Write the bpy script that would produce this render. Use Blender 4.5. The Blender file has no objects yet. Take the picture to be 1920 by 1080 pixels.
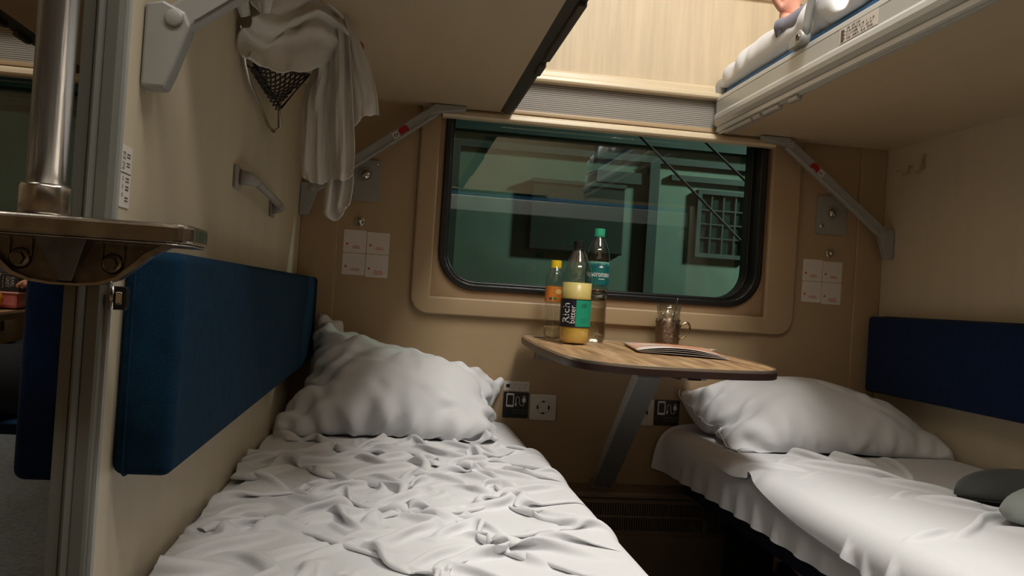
import bpy, bmesh, math, random
import numpy as np
from mathutils import Vector, Matrix, noise
PI = math.pi
random.seed(4)
rng = np.random.RandomState(7)
scn = bpy.context.scene
COL = scn.collection

# ------------------------------------------------------------------ camera, world, lamps, exposure
def rad(a): return a*PI/180
yaw, pitch, roll = rad(8.0885), rad(.7415), rad(3.6724)
fw = Vector((math.sin(yaw)*math.cos(pitch), math.cos(yaw)*math.cos(pitch), math.sin(pitch)))
rt = Vector((math.cos(yaw), -math.sin(yaw), 0)); up = rt.cross(fw)
r2 = rt*math.cos(roll)+up*math.sin(roll); u2 = -rt*math.sin(roll)+up*math.cos(roll)
cd = bpy.data.cameras.new('camera'); cam = bpy.data.objects.new('camera', cd); COL.objects.link(cam)
cd.sensor_width = 36; cd.lens = 36*1550/1920; cd.clip_start = .02
cam.matrix_world = Matrix(((r2.x, u2.x, -fw.x, .2704), (r2.y, u2.y, -fw.y, -2.368), (r2.z, u2.z, -fw.z, .8398), (0, 0, 0, 1)))
scn.camera = cam
w = bpy.data.worlds.new('night'); scn.world = w; w.use_nodes = True
w.node_tree.nodes['Background'].inputs[0].default_value = (.010, .016, .02, 1)
w.node_tree.nodes['Background'].inputs[1].default_value = .5

def area(name, loc, sx, sy, power, col, rot=(0, 0, 0)):
    l = bpy.data.lights.new(name, 'AREA'); l.shape = 'RECTANGLE'; l.size = sx; l.size_y = sy
    l.energy = power; l.color = col
    o = bpy.data.objects.new(name, l); COL.objects.link(o); o.location = loc; o.rotation_euler = rot
    return o
area('ceiling_light', (.99, -1.22, 2.54), .36, 1.0, 24, (1, .975, .92))
area('aisle_ceiling_light', (.7, -2.35, 2.54), 1.8, .22, 16, (1, .975, .92))
area('neighbour_ceiling_light', (-.9, -1.0, 2.54), .34, .95, 9, (1, .95, .87))
area('platform_light', (5.2, 1.4, 3.4), .5, .5, 210, (.86, 1, .88), (rad(50), 0, rad(25)))
scn.view_settings.view_transform = 'Standard'; scn.view_settings.look = 'None'
scn.view_settings.gamma = 1; scn.view_settings.use_curve_mapping = False
scn.view_settings.exposure = .5

# ------------------------------------------------------------------ materials
def s2l(c):
    c = c/255.; return c/12.92 if c <= .04045 else ((c+.055)/1.055)**2.4
def hexc(r, g, b): return (s2l(r), s2l(g), s2l(b), 1)
MATS = {}
def mat(name, col, rough=.5, metal=0, bump=0, bscale=200, var=0, vscale=3, stretch=(1, 1, 1), sheen=0, spec=.5, col2=None, coat=0, thresh=None):
    if name in MATS: return MATS[name]
    m = bpy.data.materials.new(name); m.use_nodes = True; nt = m.node_tree; N = nt.nodes; L = nt.links
    b = N['Principled BSDF']; c = hexc(*col)
    b.inputs['Base Color'].default_value = c; b.inputs['Roughness'].default_value = rough
    b.inputs['Metallic'].default_value = metal; b.inputs['Specular IOR Level'].default_value = spec
    if sheen: b.inputs['Sheen Weight'].default_value = sheen; b.inputs['Sheen Roughness'].default_value = .4
    if coat: b.inputs['Coat Weight'].default_value = coat; b.inputs['Coat Roughness'].default_value = .15
    tc = N.new('ShaderNodeTexCoord'); mp = N.new('ShaderNodeMapping'); L.new(tc.outputs['Object'], mp.inputs[0])
    mp.inputs['Scale'].default_value = stretch
    if var or col2:
        n = N.new('ShaderNodeTexNoise'); n.inputs['Scale'].default_value = vscale; n.inputs['Detail'].default_value = 6
        L.new(mp.outputs[0], n.inputs[0])
        r = N.new('ShaderNodeValToRGB'); L.new(n.outputs[0], r.inputs[0])
        if col2: cc = hexc(*col2)
        else: cc = tuple(x*(1-var) for x in c[:3])+(1,)
        r.color_ramp.elements[0].position = .35 if thresh is None else thresh[0]
        r.color_ramp.elements[1].position = .65 if thresh is None else thresh[1]
        r.color_ramp.elements[0].color = cc; r.color_ramp.elements[1].color = c
        L.new(r.outputs[0], b.inputs['Base Color'])
    if bump:
        n2 = N.new('ShaderNodeTexNoise'); n2.inputs['Scale'].default_value = bscale; n2.inputs['Detail'].default_value = 3
        L.new(mp.outputs[0], n2.inputs[0])
        bm_ = N.new('ShaderNodeBump'); bm_.inputs['Strength'].default_value = bump; bm_.inputs['Distance'].default_value = .002
        L.new(n2.outputs[0], bm_.inputs['Height']); L.new(bm_.outputs[0], b.inputs['Normal'])
    MATS[name] = m; return m

def weave(name, col, col2, sheen=.3, scale=900, rough=.85):
    if name in MATS: return MATS[name]
    m = mat(name, col, rough=rough, var=.2, col2=col2, vscale=60, sheen=sheen, spec=.1, bump=.5, bscale=scale)
    return m
def glassy(name, tint=(1, 1, 1), rough=0., f0=.04, trans=1.0):
    """thin clear sheet: transparency and gloss mixed by the angle of view (Schlick), the same from both sides"""
    if name in MATS: return MATS[name]
    m = bpy.data.materials.new(name); m.use_nodes = True; nt = m.node_tree; N = nt.nodes; L = nt.links
    for n in list(N): N.remove(n)
    o = N.new('ShaderNodeOutputMaterial'); t = N.new('ShaderNodeBsdfTransparent'); g = N.new('ShaderNodeBsdfGlossy')
    t.inputs[0].default_value = (tint[0]*trans, tint[1]*trans, tint[2]*trans, 1); g.inputs['Roughness'].default_value = rough
    lw = N.new('ShaderNodeLayerWeight'); lw.inputs[0].default_value = .5
    pw = N.new('ShaderNodeMath'); pw.operation = 'POWER'; pw.inputs[1].default_value = 5; L.new(lw.outputs['Facing'], pw.inputs[0])
    mu = N.new('ShaderNodeMath'); mu.operation = 'MULTIPLY_ADD'; mu.inputs[1].default_value = 1-f0; mu.inputs[2].default_value = f0; mu.use_clamp = True
    L.new(pw.outputs[0], mu.inputs[0]); x = N.new('ShaderNodeMixShader'); L.new(mu.outputs[0], x.inputs[0])
    L.new(t.outputs[0], x.inputs[1]); L.new(g.outputs[0], x.inputs[2]); L.new(x.outputs[0], o.inputs[0])
    MATS[name] = m; return m
def liquid(name, col, rough=.02, trans=1., ior=1.33):
    if name in MATS: return MATS[name]
    m = mat(name, col, rough=rough); b = m.node_tree.nodes['Principled BSDF']
    b.inputs['Transmission Weight'].default_value = trans; b.inputs['IOR'].default_value = ior
    return m
def ribbed(name, c1, c2, scale, axis='Z', rough=.6, bump=.6, noise_=1.5):
    if name in MATS: return MATS[name]
    m = bpy.data.materials.new(name); m.use_nodes = True; nt = m.node_tree; N = nt.nodes; L = nt.links
    b = N['Principled BSDF']; b.inputs['Roughness'].default_value = rough
    tc = N.new('ShaderNodeTexCoord'); wv = N.new('ShaderNodeTexWave'); wv.bands_direction = axis
    wv.inputs['Scale'].default_value = scale; wv.inputs['Distortion'].default_value = noise_; wv.inputs['Detail'].default_value = 2; wv.inputs['Detail Scale'].default_value = .6
    L.new(tc.outputs['Object'], wv.inputs[0]); r = N.new('ShaderNodeValToRGB'); L.new(wv.outputs[0], r.inputs[0])
    r.color_ramp.elements[0].color = hexc(*c1); r.color_ramp.elements[1].color = hexc(*c2)
    L.new(r.outputs[0], b.inputs['Base Color'])
    bp = N.new('ShaderNodeBump'); bp.inputs['Strength'].default_value = bump; bp.inputs['Distance'].default_value = .001
    L.new(wv.outputs[0], bp.inputs['Height']); L.new(bp.outputs[0], b.inputs['Normal'])
    MATS[name] = m; return m

BEIGE = mat('beige_laminate', (204, 190, 164), rough=.42, var=.06, vscale=14, stretch=(1, 1, .12), bump=.12, bscale=350)
BEIGE_W = mat('beige_plastic', (172, 147, 113), rough=.38, var=.05, vscale=5, bump=.08, bscale=300)
BEIGE_L = mat('linen_laminate', (212, 192, 160), rough=.5, var=.14, vscale=55, stretch=(1, 1, .06), bump=.15, bscale=300)
TRIM = mat('cream_trim', (212, 194, 162), rough=.3, var=.04, vscale=20)
REVEAL = mat('window_reveal_tan', (168, 138, 104), rough=.45, var=.08, vscale=8)
BUNK_U = mat('bunk_underside_laminate', (188, 170, 138), rough=.45, var=.06, vscale=18, stretch=(1, .1, 1), bump=.1, bscale=300)
ALU = mat('grey_painted_aluminium', (158, 158, 153), rough=.4, metal=.1, var=.05, vscale=8, bump=.05, bscale=400)
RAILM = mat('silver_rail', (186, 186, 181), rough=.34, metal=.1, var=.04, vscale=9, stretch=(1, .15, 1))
POSTM = mat('grey_post_profile', (112, 112, 103), rough=.36, metal=.2, var=.05, vscale=14, stretch=(1, 1, .05))
STEEL = mat('brushed_steel', (196, 194, 190), rough=.32, metal=1, var=.18, vscale=160, stretch=(1, 1, .03), bump=.08, bscale=400)
CAST = mat('polished_cast_steel', (172, 164, 154), rough=.24, metal=1, var=.35, vscale=40, bump=.25, bscale=60)
DSTEEL = mat('dull_cast_steel', (128, 118, 108), rough=.42, metal=1, var=.35, vscale=70, bump=.4, bscale=120)
CHROME = mat('chrome', (205, 200, 192), rough=.12, metal=1)
BRONZE = mat('aged_nickel', (158, 138, 120), rough=.33, metal=1, var=.35, vscale=260, bump=.7, bscale=420)
GPLAST = mat('grey_plastic', (150, 146, 138), rough=.45, var=.05, vscale=30)
b_ = STEEL.node_tree; tg = b_.nodes.new('ShaderNodeTangent'); tg.axis = 'Z'; b_.links.new(tg.outputs[0], b_.nodes['Principled BSDF'].inputs['Tangent']); b_.nodes['Principled BSDF'].inputs['Anisotropic'].default_value = .8; b_.nodes['Principled BSDF'].inputs['Anisotropic Rotation'].default_value = .25
SHADEPL = mat('shaded_profile', (72, 64, 56), rough=.4, metal=.3, var=.1, vscale=20)  # aluminium bunk profile and clips with the shade put into the colour
RUBBER = mat('black_rubber', (20, 19, 20), rough=.32, spec=.6)
BLACK = mat('black_void', (8, 7, 7), rough=.7)
CASING = mat('brown_heater_metal', (140, 124, 106), rough=.42, metal=.3, var=.15, vscale=10)
BLIND = ribbed('ribbed_grey_blind', (104, 98, 90), (158, 152, 143), 55, 'Z')
WHITEC = mat('white_cotton', (222, 222, 223), rough=.9, sheen=.1, spec=.15, bump=.25, bscale=900, var=.03, vscale=6)
TOWELC = mat('waffle_towel_cotton', (214, 208, 198), rough=.95, sheen=.2, spec=.1, bump=.6, bscale=500)
BLUE = weave('teal_blue_upholstery', (18, 49, 72), (15, 42, 62), sheen=.0, scale=700)
NAVY = mat('navy_vinyl', (18, 26, 52), rough=.5, var=.15, vscale=12)
MATT = mat('blue_mattress', (40, 92, 140), rough=.75, var=.1, vscale=20)
FLOORM = mat('dark_linoleum', (62, 54, 48), rough=.4, var=.2, vscale=60)
PAPER = mat('sticker_white', (214, 206, 196), rough=.5)
INK = mat('black_ink', (24, 24, 24), rough=.6)
REDINK = mat('red_ink', (196, 70, 58), rough=.6)
RED = mat('red_enamel', (168, 24, 28), rough=.35)
WHITEP = mat('white_plastic', (214, 208, 196), rough=.35)
WHITEINK = mat('white_ink', (232, 232, 228), rough=.6)
SKIN = mat('skin', (214, 160, 136), rough=.5, var=.12, vscale=18, col2=(202, 140, 118))

# ------------------------------------------------------------------ mesh helpers
class MB:
    def __init__(s): s.v = []; s.f = []; s.s = []
    def add(s, vs, fs, smooth=False):
        o = len(s.v); s.v += [tuple(v) for v in vs]; s.f += [tuple(i+o for i in f) for f in fs]; s.s += [smooth]*len(fs); return s
    def box(s, x0, x1, y0, y1, z0, z1):
        v = [(x, y, z) for z in (z0, z1) for y in (y0, y1) for x in (x0, x1)]
        return s.add(v, [(0, 2, 3, 1), (4, 5, 7, 6), (0, 1, 5, 4), (2, 6, 7, 3), (0, 4, 6, 2), (1, 3, 7, 5)])
    def prism(s, poly, h0, h1, to):
        """poly of 2-D points, extruded h0..h1; to(a,b,h)->xyz"""
        n = len(poly); v = [to(a, b, h0) for a, b in poly]+[to(a, b, h1) for a, b in poly]
        f = [tuple(range(n))[::-1], tuple(range(n, 2*n))]+[(i, (i+1) % n, n+(i+1) % n, n+i) for i in range(n)]
        return s.add(v, f)
    def ring(s, A, B, h0, h1, to):
        n = len(A); v = [to(a, b, h) for h in (h0, h1) for L in (A, B) for a, b in L]; f = []
        for i in range(n):
            j = (i+1) % n
            f += [(i, j, n+j, n+i), (2*n+i, 3*n+i, 3*n+j, 2*n+j), (i, 2*n+i, 2*n+j, j), (n+i, n+j, 3*n+j, 3*n+i)]
        return s.add(v, f)
    def tube(s, pts, r, seg=10, cap=True, flat=1.0):
        pts = [Vector(p) for p in pts]; n = len(pts); rs = r if isinstance(r, (list, tuple)) else [r]*n
        v = []; a = None
        for i, p in enumerate(pts):
            t = (pts[min(i+1, n-1)]-pts[max(i-1, 0)]).normalized()
            if a is None: a = t.orthogonal().normalized()
            a = (a-t*a.dot(t)).normalized(); b = t.cross(a)
            for k in range(seg):
                th = 2*PI*k/seg; v.append(p+(a*math.cos(th)+b*math.sin(th)*flat)*rs[i])
        f = [(i*seg+k, i*seg+(k+1) % seg, (i+1)*seg+(k+1) % seg, (i+1)*seg+k) for i in range(n-1) for k in range(seg)]
        if cap: f += [tuple(range(seg))[::-1], tuple((n-1)*seg+k for k in range(seg))]
        return s.add(v, f, True)
    def lathe(s, prof, cx, cy, seg=28, a0=0, a1=None, z0=0):
        full = a1 is None; m = seg if full else seg+1; v = []
        for r, z in prof:
            for k in range(m):
                th = (2*PI*k/seg) if full else a0+(a1-a0)*k/seg
                v.append((cx+r*math.cos(th), cy+r*math.sin(th), z0+z))
        f = []
        for i in range(len(prof)-1):
            for k in range(seg):
                j = (k+1) % m
                f.append((i*m+k, i*m+j, (i+1)*m+j, (i+1)*m+k))
        return s.add(v, f, True)
    def cyl(s, p0, p1, r, seg=20): return s.tube([p0, p1], r, seg)
    def beam(s, p0, p1, w, h, upv=(0, 0, 1)):
        p0, p1 = Vector(p0), Vector(p1); t = (p1-p0).normalized(); a = t.cross(Vector(upv)).normalized(); b = a.cross(t)
        v = [p+a*sa*w/2+b*sb*h/2 for p in (p0, p1) for sa, sb in ((-1, -1), (1, -1), (1, 1), (-1, 1))]
        return s.add(v, [(3, 2, 1, 0), (4, 5, 6, 7), (0, 1, 5, 4), (1, 2, 6, 5), (2, 3, 7, 6), (3, 0, 4, 7)])
    def grid(s, P, smooth=True):
        n, m = P.shape[:2]; v = P.reshape(-1, 3).tolist()
        return s.add(v, [(i*m+j, i*m+j+1, (i+1)*m+j+1, (i+1)*m+j) for i in range(n-1) for j in range(m-1)], smooth)
    def build(s, name, material, parent=None, bevel=0, seg=2, subd=0, solid=0, smooth=None, weld=0, loc=None, off=-1):
        me = bpy.data.meshes.new(name); base = parent_loc(parent) if parent else (Vector(loc) if loc else Vector((0, 0, 0)))
        me.from_pydata([(x-base.x, y-base.y, z-base.z) for x, y, z in s.v], [], s.f)
        me.polygons.foreach_set('use_smooth', s.s if smooth is None else [smooth]*len(s.f)); me.update()
        bm = bmesh.new(); bm.from_mesh(me)
        if weld: bmesh.ops.remove_doubles(bm, verts=bm.verts, dist=weld)
        bmesh.ops.recalc_face_normals(bm, faces=bm.faces); bm.to_mesh(me); bm.free()
        o = bpy.data.objects.new(name, me); COL.objects.link(o); me.materials.append(material)
        if parent: o.parent = parent
        else: o.location = base
        if solid: d = o.modifiers.new('solid', 'SOLIDIFY'); d.thickness = solid; d.offset = off
        if bevel:
            d = o.modifiers.new('bevel', 'BEVEL'); d.width = bevel; d.segments = seg; d.limit_method = 'ANGLE'; d.angle_limit = rad(40); d.harden_normals = False
        if subd: d = o.modifiers.new('subd', 'SUBSURF'); d.levels = d.render_levels = subd
        return o
def parent_loc(p):
    v = Vector((0, 0, 0))
    while p: v += p.location; p = p.parent
    return v
def tag(o, label=None, cat=None, group=None, kind=None):
    if label: o['label'] = label
    if cat: o['category'] = cat
    if group: o['group'] = group
    if kind: o['kind'] = kind
    return o
def thing(name, label, cat, loc, group=None):
    o = bpy.data.objects.new(name, None); COL.objects.link(o); o.location = loc; o.empty_display_size = .05
    return tag(o, label, cat, group)
def setting(o): o['kind'] = 'structure'; return o
def rrect(x0, x1, z0, z1, r, n=6):
    """rounded rectangle, r a number or four radii (x1z1, x0z1, x0z0, x1z0); same point count for any r"""
    R = r if isinstance(r, (list, tuple)) else (r,)*4; P = []
    for (cx, cz, sx, sz, a0), q in zip(((x1, z1, -1, -1, 0), (x0, z1, 1, -1, 90), (x0, z0, 1, 1, 180), (x1, z0, -1, 1, 270)), R):
        q = max(q, 1e-4)
        for k in range(n+1):
            a = rad(a0+90*k/n); P.append((cx+sx*q+q*math.cos(a), cz+sz*q+q*math.sin(a)))
    return P
XZ = lambda a, b, h: (a, h, b)          # polygon in the X-Z plane, extruded along Y
XY = lambda a, b, h: (a, b, h)
YZ = lambda a, b, h: (h, a, b)
_font = None
def text_pts(txt, size, font_scale_x=1.0):
    """flat text as a mesh: verts (x, y), faces; origin at the middle"""
    c = bpy.data.curves.new('t', 'FONT'); c.body = txt; c.size = size; c.align_x = 'CENTER'; c.align_y = 'CENTER'; c.resolution_u = 2
    o = bpy.data.objects.new('t', c); COL.objects.link(o)
    bpy.context.view_layer.update()
    me = o.evaluated_get(bpy.context.evaluated_depsgraph_get()).to_mesh()
    V = [(v.co.x*font_scale_x, v.co.y) for v in me.vertices]; F = [tuple(p.vertices) for p in me.polygons]
    bpy.data.objects.remove(o); bpy.data.curves.remove(c)
    return V, F
def put_text(mb, txt, size, fn, sx=1.0):
    V, F = text_pts(txt, size, sx); mb.add([fn(a, b) for a, b in V], F)

# ------------------------------------------------------------------ cloth solver (positions on a grid)
def cloth(P, dx, dy, steps, iters, collide, grav=.0006, damp=.93, bend=.35, shear=.5, pins=None, post=None):
    P = P.astype(np.float64).copy(); Q = P.copy(); n, m = P.shape[:2]; dd = math.hypot(dx, dy)
    def sol(a, b, r, k):
        A = P[a]; B = P[b]; d = B-A; l = np.sqrt((d*d).sum(-1, keepdims=True))+1e-9
        c = d*(.5*k*(l-r)/l); P[a] = A+c; P[b] = B-c
    def solb(a, b, r, k):      # bending: only resists getting closer
        A = P[a]; B = P[b]; d = B-A; l = np.sqrt((d*d).sum(-1, keepdims=True))+1e-9
        c = d*(.5*k*np.minimum(l-r, 0)/l); P[a] = A+c; P[b] = B-c
    S = slice
    jobs = []
    for o in (0, 1):
        e = n-1-(n-1-o) % 2; jobs.append((sol, (S(o, n-1, 2), S(None)), (S(o+1, None, 2), S(None)), dy, 1.))
        jobs.append((sol, (S(None), S(o, m-1, 2)), (S(None), S(o+1, None, 2)), dx, 1.))
        jobs.append((sol, (S(o, n-1, 2), S(0, m-1)), (S(o+1, None, 2), S(1, m)), dd, shear))
        jobs.append((sol, (S(o, n-1, 2), S(1, m)), (S(o+1, None, 2), S(0, m-1)), dd, shear))
    if bend:
        for st in (2, 4):
            for o in range(2*st):
                if o < st:
                    idx = np.arange(n-st); a = idx[(idx//st) % 2 == 0]; b = idx[(idx//st) % 2 == 1]
            for sel in (a, b):
                jobs.append((solb, (sel, S(None)), (sel+st, S(None)), dy*st, bend))
            idx = np.arange(m-st); a2 = idx[(idx//st) % 2 == 0]; b2 = idx[(idx//st) % 2 == 1]
            for sel in (a2, b2):
                jobs.append((solb, (S(None), sel), (S(None), sel+st), dx*st, bend))
    for s in range(steps):
        V = (P-Q)*damp; vl = np.sqrt((V*V).sum(-1, keepdims=True))+1e-12; V *= np.minimum(1, .012/vl); Q = P.copy(); P += V; P[..., 2] -= grav
        for it in range(iters):
            for f, a, b, r, k in jobs: f(a, b, r, k)
            if pins is not None: P[pins[0]] = pins[1]
            if it % 3 == 2 or it == iters-1: collide(P, Q)
        if post: post(P, Q, s)
    return P
def vnoise(shape, cell, seed, amp=1.0):
    """smooth random field"""
    r = np.random.RandomState(seed); n, m = shape; a = r.randn(int(n/cell[0])+3, int(m/cell[1])+3)
    y = np.arange(n)/cell[0]; x = np.arange(m)/cell[1]; yi = y.astype(int); xi = x.astype(int)
    fy = (y-yi); fx = (x-xi); fy = (fy*fy*(3-2*fy))[:, None]; fx = (fx*fx*(3-2*fx))[None]
    A = a[yi][:, xi]; B = a[yi][:, xi+1]; C_ = a[yi+1][:, xi]; D = a[yi+1][:, xi+1]
    return amp*((A*(1-fx)+B*fx)*(1-fy)+(C_*(1-fx)+D*fx)*fy)
def bed_collider(xe, zt, side, r=.04, fr=.5, ymax=-.012, xwall=None, zmin=None):
    """mattress with a rounded front edge at xe; side=+1: mattress lies at x<xe, -1: at x>xe"""
    def c(P, Q):
        x = (P[..., 0]-xe)*side+r; z = P[..., 2]-zt+r
        both = (x > 0) & (z > 0); h = np.hypot(x, z)+1e-9
        d = np.where(both, h-r, np.maximum(x, z)-r); ins = (d < 0) & (x > -.15)
        deep = (x <= -.15) & (z < r)
        nx = np.where(both, x/h, (x > z)*1.); nz = np.where(both, z/h, (x <= z)*1.)
        d = np.where(ins, d, 0); P[..., 0] -= d*nx*side; P[..., 2] -= d*nz
        P[..., 2] = np.where(deep, zt, P[..., 2])
        t = ins | deep; F = fr*t[..., None]; P[..., :2] += (Q[..., :2]-P[..., :2])*F*.6
        np.minimum(P[..., 1], ymax, out=P[..., 1])
        if xwall is not None:
            if side > 0: np.maximum(P[..., 0], xwall, out=P[..., 0])
            else: np.minimum(P[..., 0], xwall, out=P[..., 0])
        if zmin is not None: np.maximum(P[..., 2], zmin, out=P[..., 2])
    return c
# ------------------------------------------------------------------ setting
PITCH = 1.785
H = 2.60
setting(MB().box(-1.85, 3.62, -3.14, .06, -.04, 0).build('floor', FLOORM))
setting(MB().box(-1.85, 3.62, -3.14, .06, H, H+.04).build('ceiling', TRIM))
setting(MB().box(-1.85, 3.62, -3.18, -3.14, 0, H).build('wall_front', BEIGE_W))
setting(MB().box(-1.89, -1.85, -3.18, .06, 0, H).build('wall_end', BEIGE_W))
setting(MB().box(3.62, 3.66, -3.18, .06, 0, H).build('wall_far_end', BEIGE_W))
setting(MB().box(1.7675, 3.62, 0, .06, 0, H).build('wall_back_side', BEIGE_W))
wl = setting(MB().box(-.03, 0, -1.55, 0, 0, H).build('wall_left', BEIGE))
wr = setting(MB().box(1.75, 1.78, -1.55, 0, 0, H).build('wall_right', BEIGE))
setting(MB().box(-1.82, -1.79, -1.55, 0, 0, H).build('wall_neighbour', BEIGE))
def window_wall(ox, k):
    to = lambda a, b, h: (a+ox, h, b)
    wall = setting(MB().ring(rrect(-.0175 if ox == 0 else -.06, 1.7675, 0, H, 0), rrect(.36, 1.385, .82, 1.38, 0), 0, .06, to).build('wall_back' if k == 1 else 'wall_back_neighbour', BEIGE_W))
    for j, (a, b) in enumerate(((0, .104), (1.664, 1.75))):
        setting(MB().box(a+ox, b+ox, -.007, 0, .318, H).build('trim_%d' % (j+1+4*(k-1)), BEIGE_W, bevel=.006, seg=3))
    setting(MB().ring(rrect(.316, 1.468, .782, 1.385, (.012, .012, .05, .05)), rrect(.372, 1.373, .833, 1.372, 0), -.017, .004, to).build('trim_%d' % (3+4*(k-1)), BEIGE_W, bevel=.0155, seg=6, smooth=True))
    win = setting(thing('window_%d' % k, None, None, (ox+.87, 0, .86)))
    MB().ring(rrect(.355, 1.39, .815, 1.40, 0), rrect(.392, 1.366, .86, 1.395, (.01, .01, .105, .105)), .016, .026, to).build('window_reveal', REVEAL, win, bevel=.002)
    MB().ring(rrect(.388, 1.37, .856, 1.40, (.01, .01, .108, .108), 8), rrect(.408, 1.345, .874, 1.39, (.01, .01, .09, .09), 8), .006, .10, to).build('rubber_gasket', RUBBER, win, bevel=.008, seg=4)
    MB().ring(rrect(.404, 1.349, .870, 1.392, (.01, .01, .092, .092), 8), rrect(.418, 1.335, .884, 1.38, (.01, .01, .085, .085), 8), .05, .10, to).build('inner_seal', RUBBER, win, bevel=.005, seg=3)
    MB().box(ox+.40, ox+1.355, .084, .088, .866, 1.395).build('window_pane', glassy('window_glass', (.78, .90, .86), 0, .085, .95), win)
    b = thing('roller_blind', 'grey ribbed blind rolled up above the window over the folding table' if k == 1 else 'grey ribbed blind above the dark window of the next compartment', 'blind', (ox+.87, 0, 1.345))
    MB().box(ox+.300, ox+1.43, -.010, 0, 1.372, 1.475).build('blind_fabric', BLIND, b)
    P = [(-.001, 1.343), (-.030, 1.343), (-.036, 1.349), (-.034, 1.360), (-.026, 1.364), (-.024, 1.3675), (-.001, 1.3678)]
    MB().prism(P, ox+.374, ox+1.372, YZ).build('bottom_bar', TRIM, b, bevel=.0015)
    P = [(-.001, 1.468), (-.034, 1.468), (-.038, 1.474), (-.036, 1.485), (-.024, 1.489), (-.022, 1.503), (-.012, 1.512), (-.001, 1.514)]
    up_ = setting(MB().box(ox+.02, ox+1.73, -.006, 0, 1.514, H).build('trim_%d' % (4+4*(k-1)), BEIGE_L))
    MB().prism(P, ox+.02, ox+1.73, YZ).build('blind_box_ledge', TRIM, up_, bevel=.0015)
    P = [(-.006, 1.785), (-.016, 1.787), (-.024, 1.80), (-.024, 1.812), (-.006, 1.815)]
    MB().prism(P, ox+.02, ox+1.73, YZ).build('upper_rail', TRIM, up_)
    # heater casing along the wall foot
    P = [(-.0015, .001), (-.058, .001), (-.058, .295), (-.053, .303), (-.0015, .316)]
    h = thing('heater', 'brown metal heater casing with two rows of slots below the table' if k == 1 else 'brown metal heater casing in the next compartment', 'heater', (ox+.87, -.03, 0))
    MB().prism(P, ox, ox+1.75, YZ).build('casing', CASING, h)
    if k == 1:
        MB().box(.66, 1.34, -.0605, -.057, .286, .2885).build('seam', BLACK, h)
        MB().box(.66, 1.34, -.0600, -.057, .192, .279).build('slot_backing', BLACK, h)
        m = MB()
        for r_, (z0, z1) in enumerate(((.2395, .275), (.197, .2335))):
            x = .66
            while x < 1.34:
                m.box(x, x+.0030, -.0625, -.0595, z0, z1); x += .0072
        for z0, z1 in ((.275, .281), (.2335, .2395), (.190, .197)): m.box(.655, 1.345, -.0635, -.0595, z0, z1)
        m.box(1.20, 1.212, -.0635, -.0595, .192, .2395)
        tag(m.build('grille_bars', CASING, h), kind='stuff')
        MB().box(.655, 1.345, -.0625, -.058, .03, .182).build('lower_panel', CASING, h, bevel=.003)
    return win
window_wall(0, 1); window_wall(-PITCH, 2)

# outside: platform wall seen through the glass
EXT = mat('weathered_platform_wall', (112, 128, 114), rough=.8, var=.35, vscale=1.6, bump=.4, bscale=12)
EXTD = mat('dark_green_paint', (52, 66, 62), rough=.7, var=.3, vscale=3)
pw = setting(MB().box(-2.5, 6.5, 3.3, 3.4, -1.0, 4).build('wall_platform', EXT))
m = MB()
for z0, z1, y in ((1.97, 2.10, 3.22), (1.86, 1.90, 3.26), (2.3, 2.7, 3.1)): m.box(-2.5, 6.5, y, 3.3, z0, z1)
m.build('cornice', EXTD, pw)
for x in (.62, 2.03, 4.0): MB().box(x-.035, x+.035, 3.24, 3.3, -1, 1.86).build('pilaster', EXTD, pw)
MB().box(1.62, 2.06, 3.27, 3.3, 1.70, 1.78).build('ledge', EXTD, pw)
MB().box(2.16, 2.8, 3.26, 3.3, 1.75, 1.79).build('ledge', EXTD, pw)
bw = thing('barred_window', 'small dark barred window in the green wall outside', 'window', (2.47, 3.3, 1.26))
MB().ring(rrect(2.36, 2.76, 1.22, 1.70, 0), rrect(2.39, 2.73, 1.25, 1.67, 0), 3.25, 3.3, XZ).build('window_frame', EXTD, bw)
MB().box(2.39, 2.73, 3.285, 3.29, 1.25, 1.67).build('pane', mat('dark_pane', (26, 44, 38), rough=.25), bw)
for x in (2.47, 2.56, 2.65): MB().box(x-.006, x+.006, 3.265, 3.277, 1.25, 1.67).build('bar', mat('dark_bar', (30, 44, 38), rough=.6), bw)
for z in (1.36, 1.46, 1.56): MB().box(2.39, 2.73, 3.267, 3.279, z-.005, z+.005).build('bar', mat('dark_bar', (30, 44, 38), rough=.6), bw)
sg = thing('notice_board', 'dark rectangular board on the wall outside the window', 'board', (1.45, 3.3, 1.2))
MB().box(1.16, 1.83, 3.24, 3.30, 1.19, 1.68).build('panel', mat('dark_board', (26, 38, 34), rough=.5), sg, bevel=.01)
MB().box(1.16, 1.83, 3.225, 3.24, 1.655, 1.68).build('frame_bar', EXTD, sg)
for k, (a, b, lab) in enumerate((((1.45, 2.6, 2.13), (2.62, 2.6, 1.12), 'longer black cable slanting down across the view outside, above the bottles'), ((1.98, 2.6, 2.03), (2.62, 2.6, 1.52), 'shorter black cable slanting outside near the upper window corner'))):
    va, vb = Vector(a), Vector(b); d = vb-va
    tag(MB().tube([va-d*.9, va, vb, vb+d*.9], .009, 8).build('cable', BLACK, loc=tuple(va)), lab, 'cable')

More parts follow.
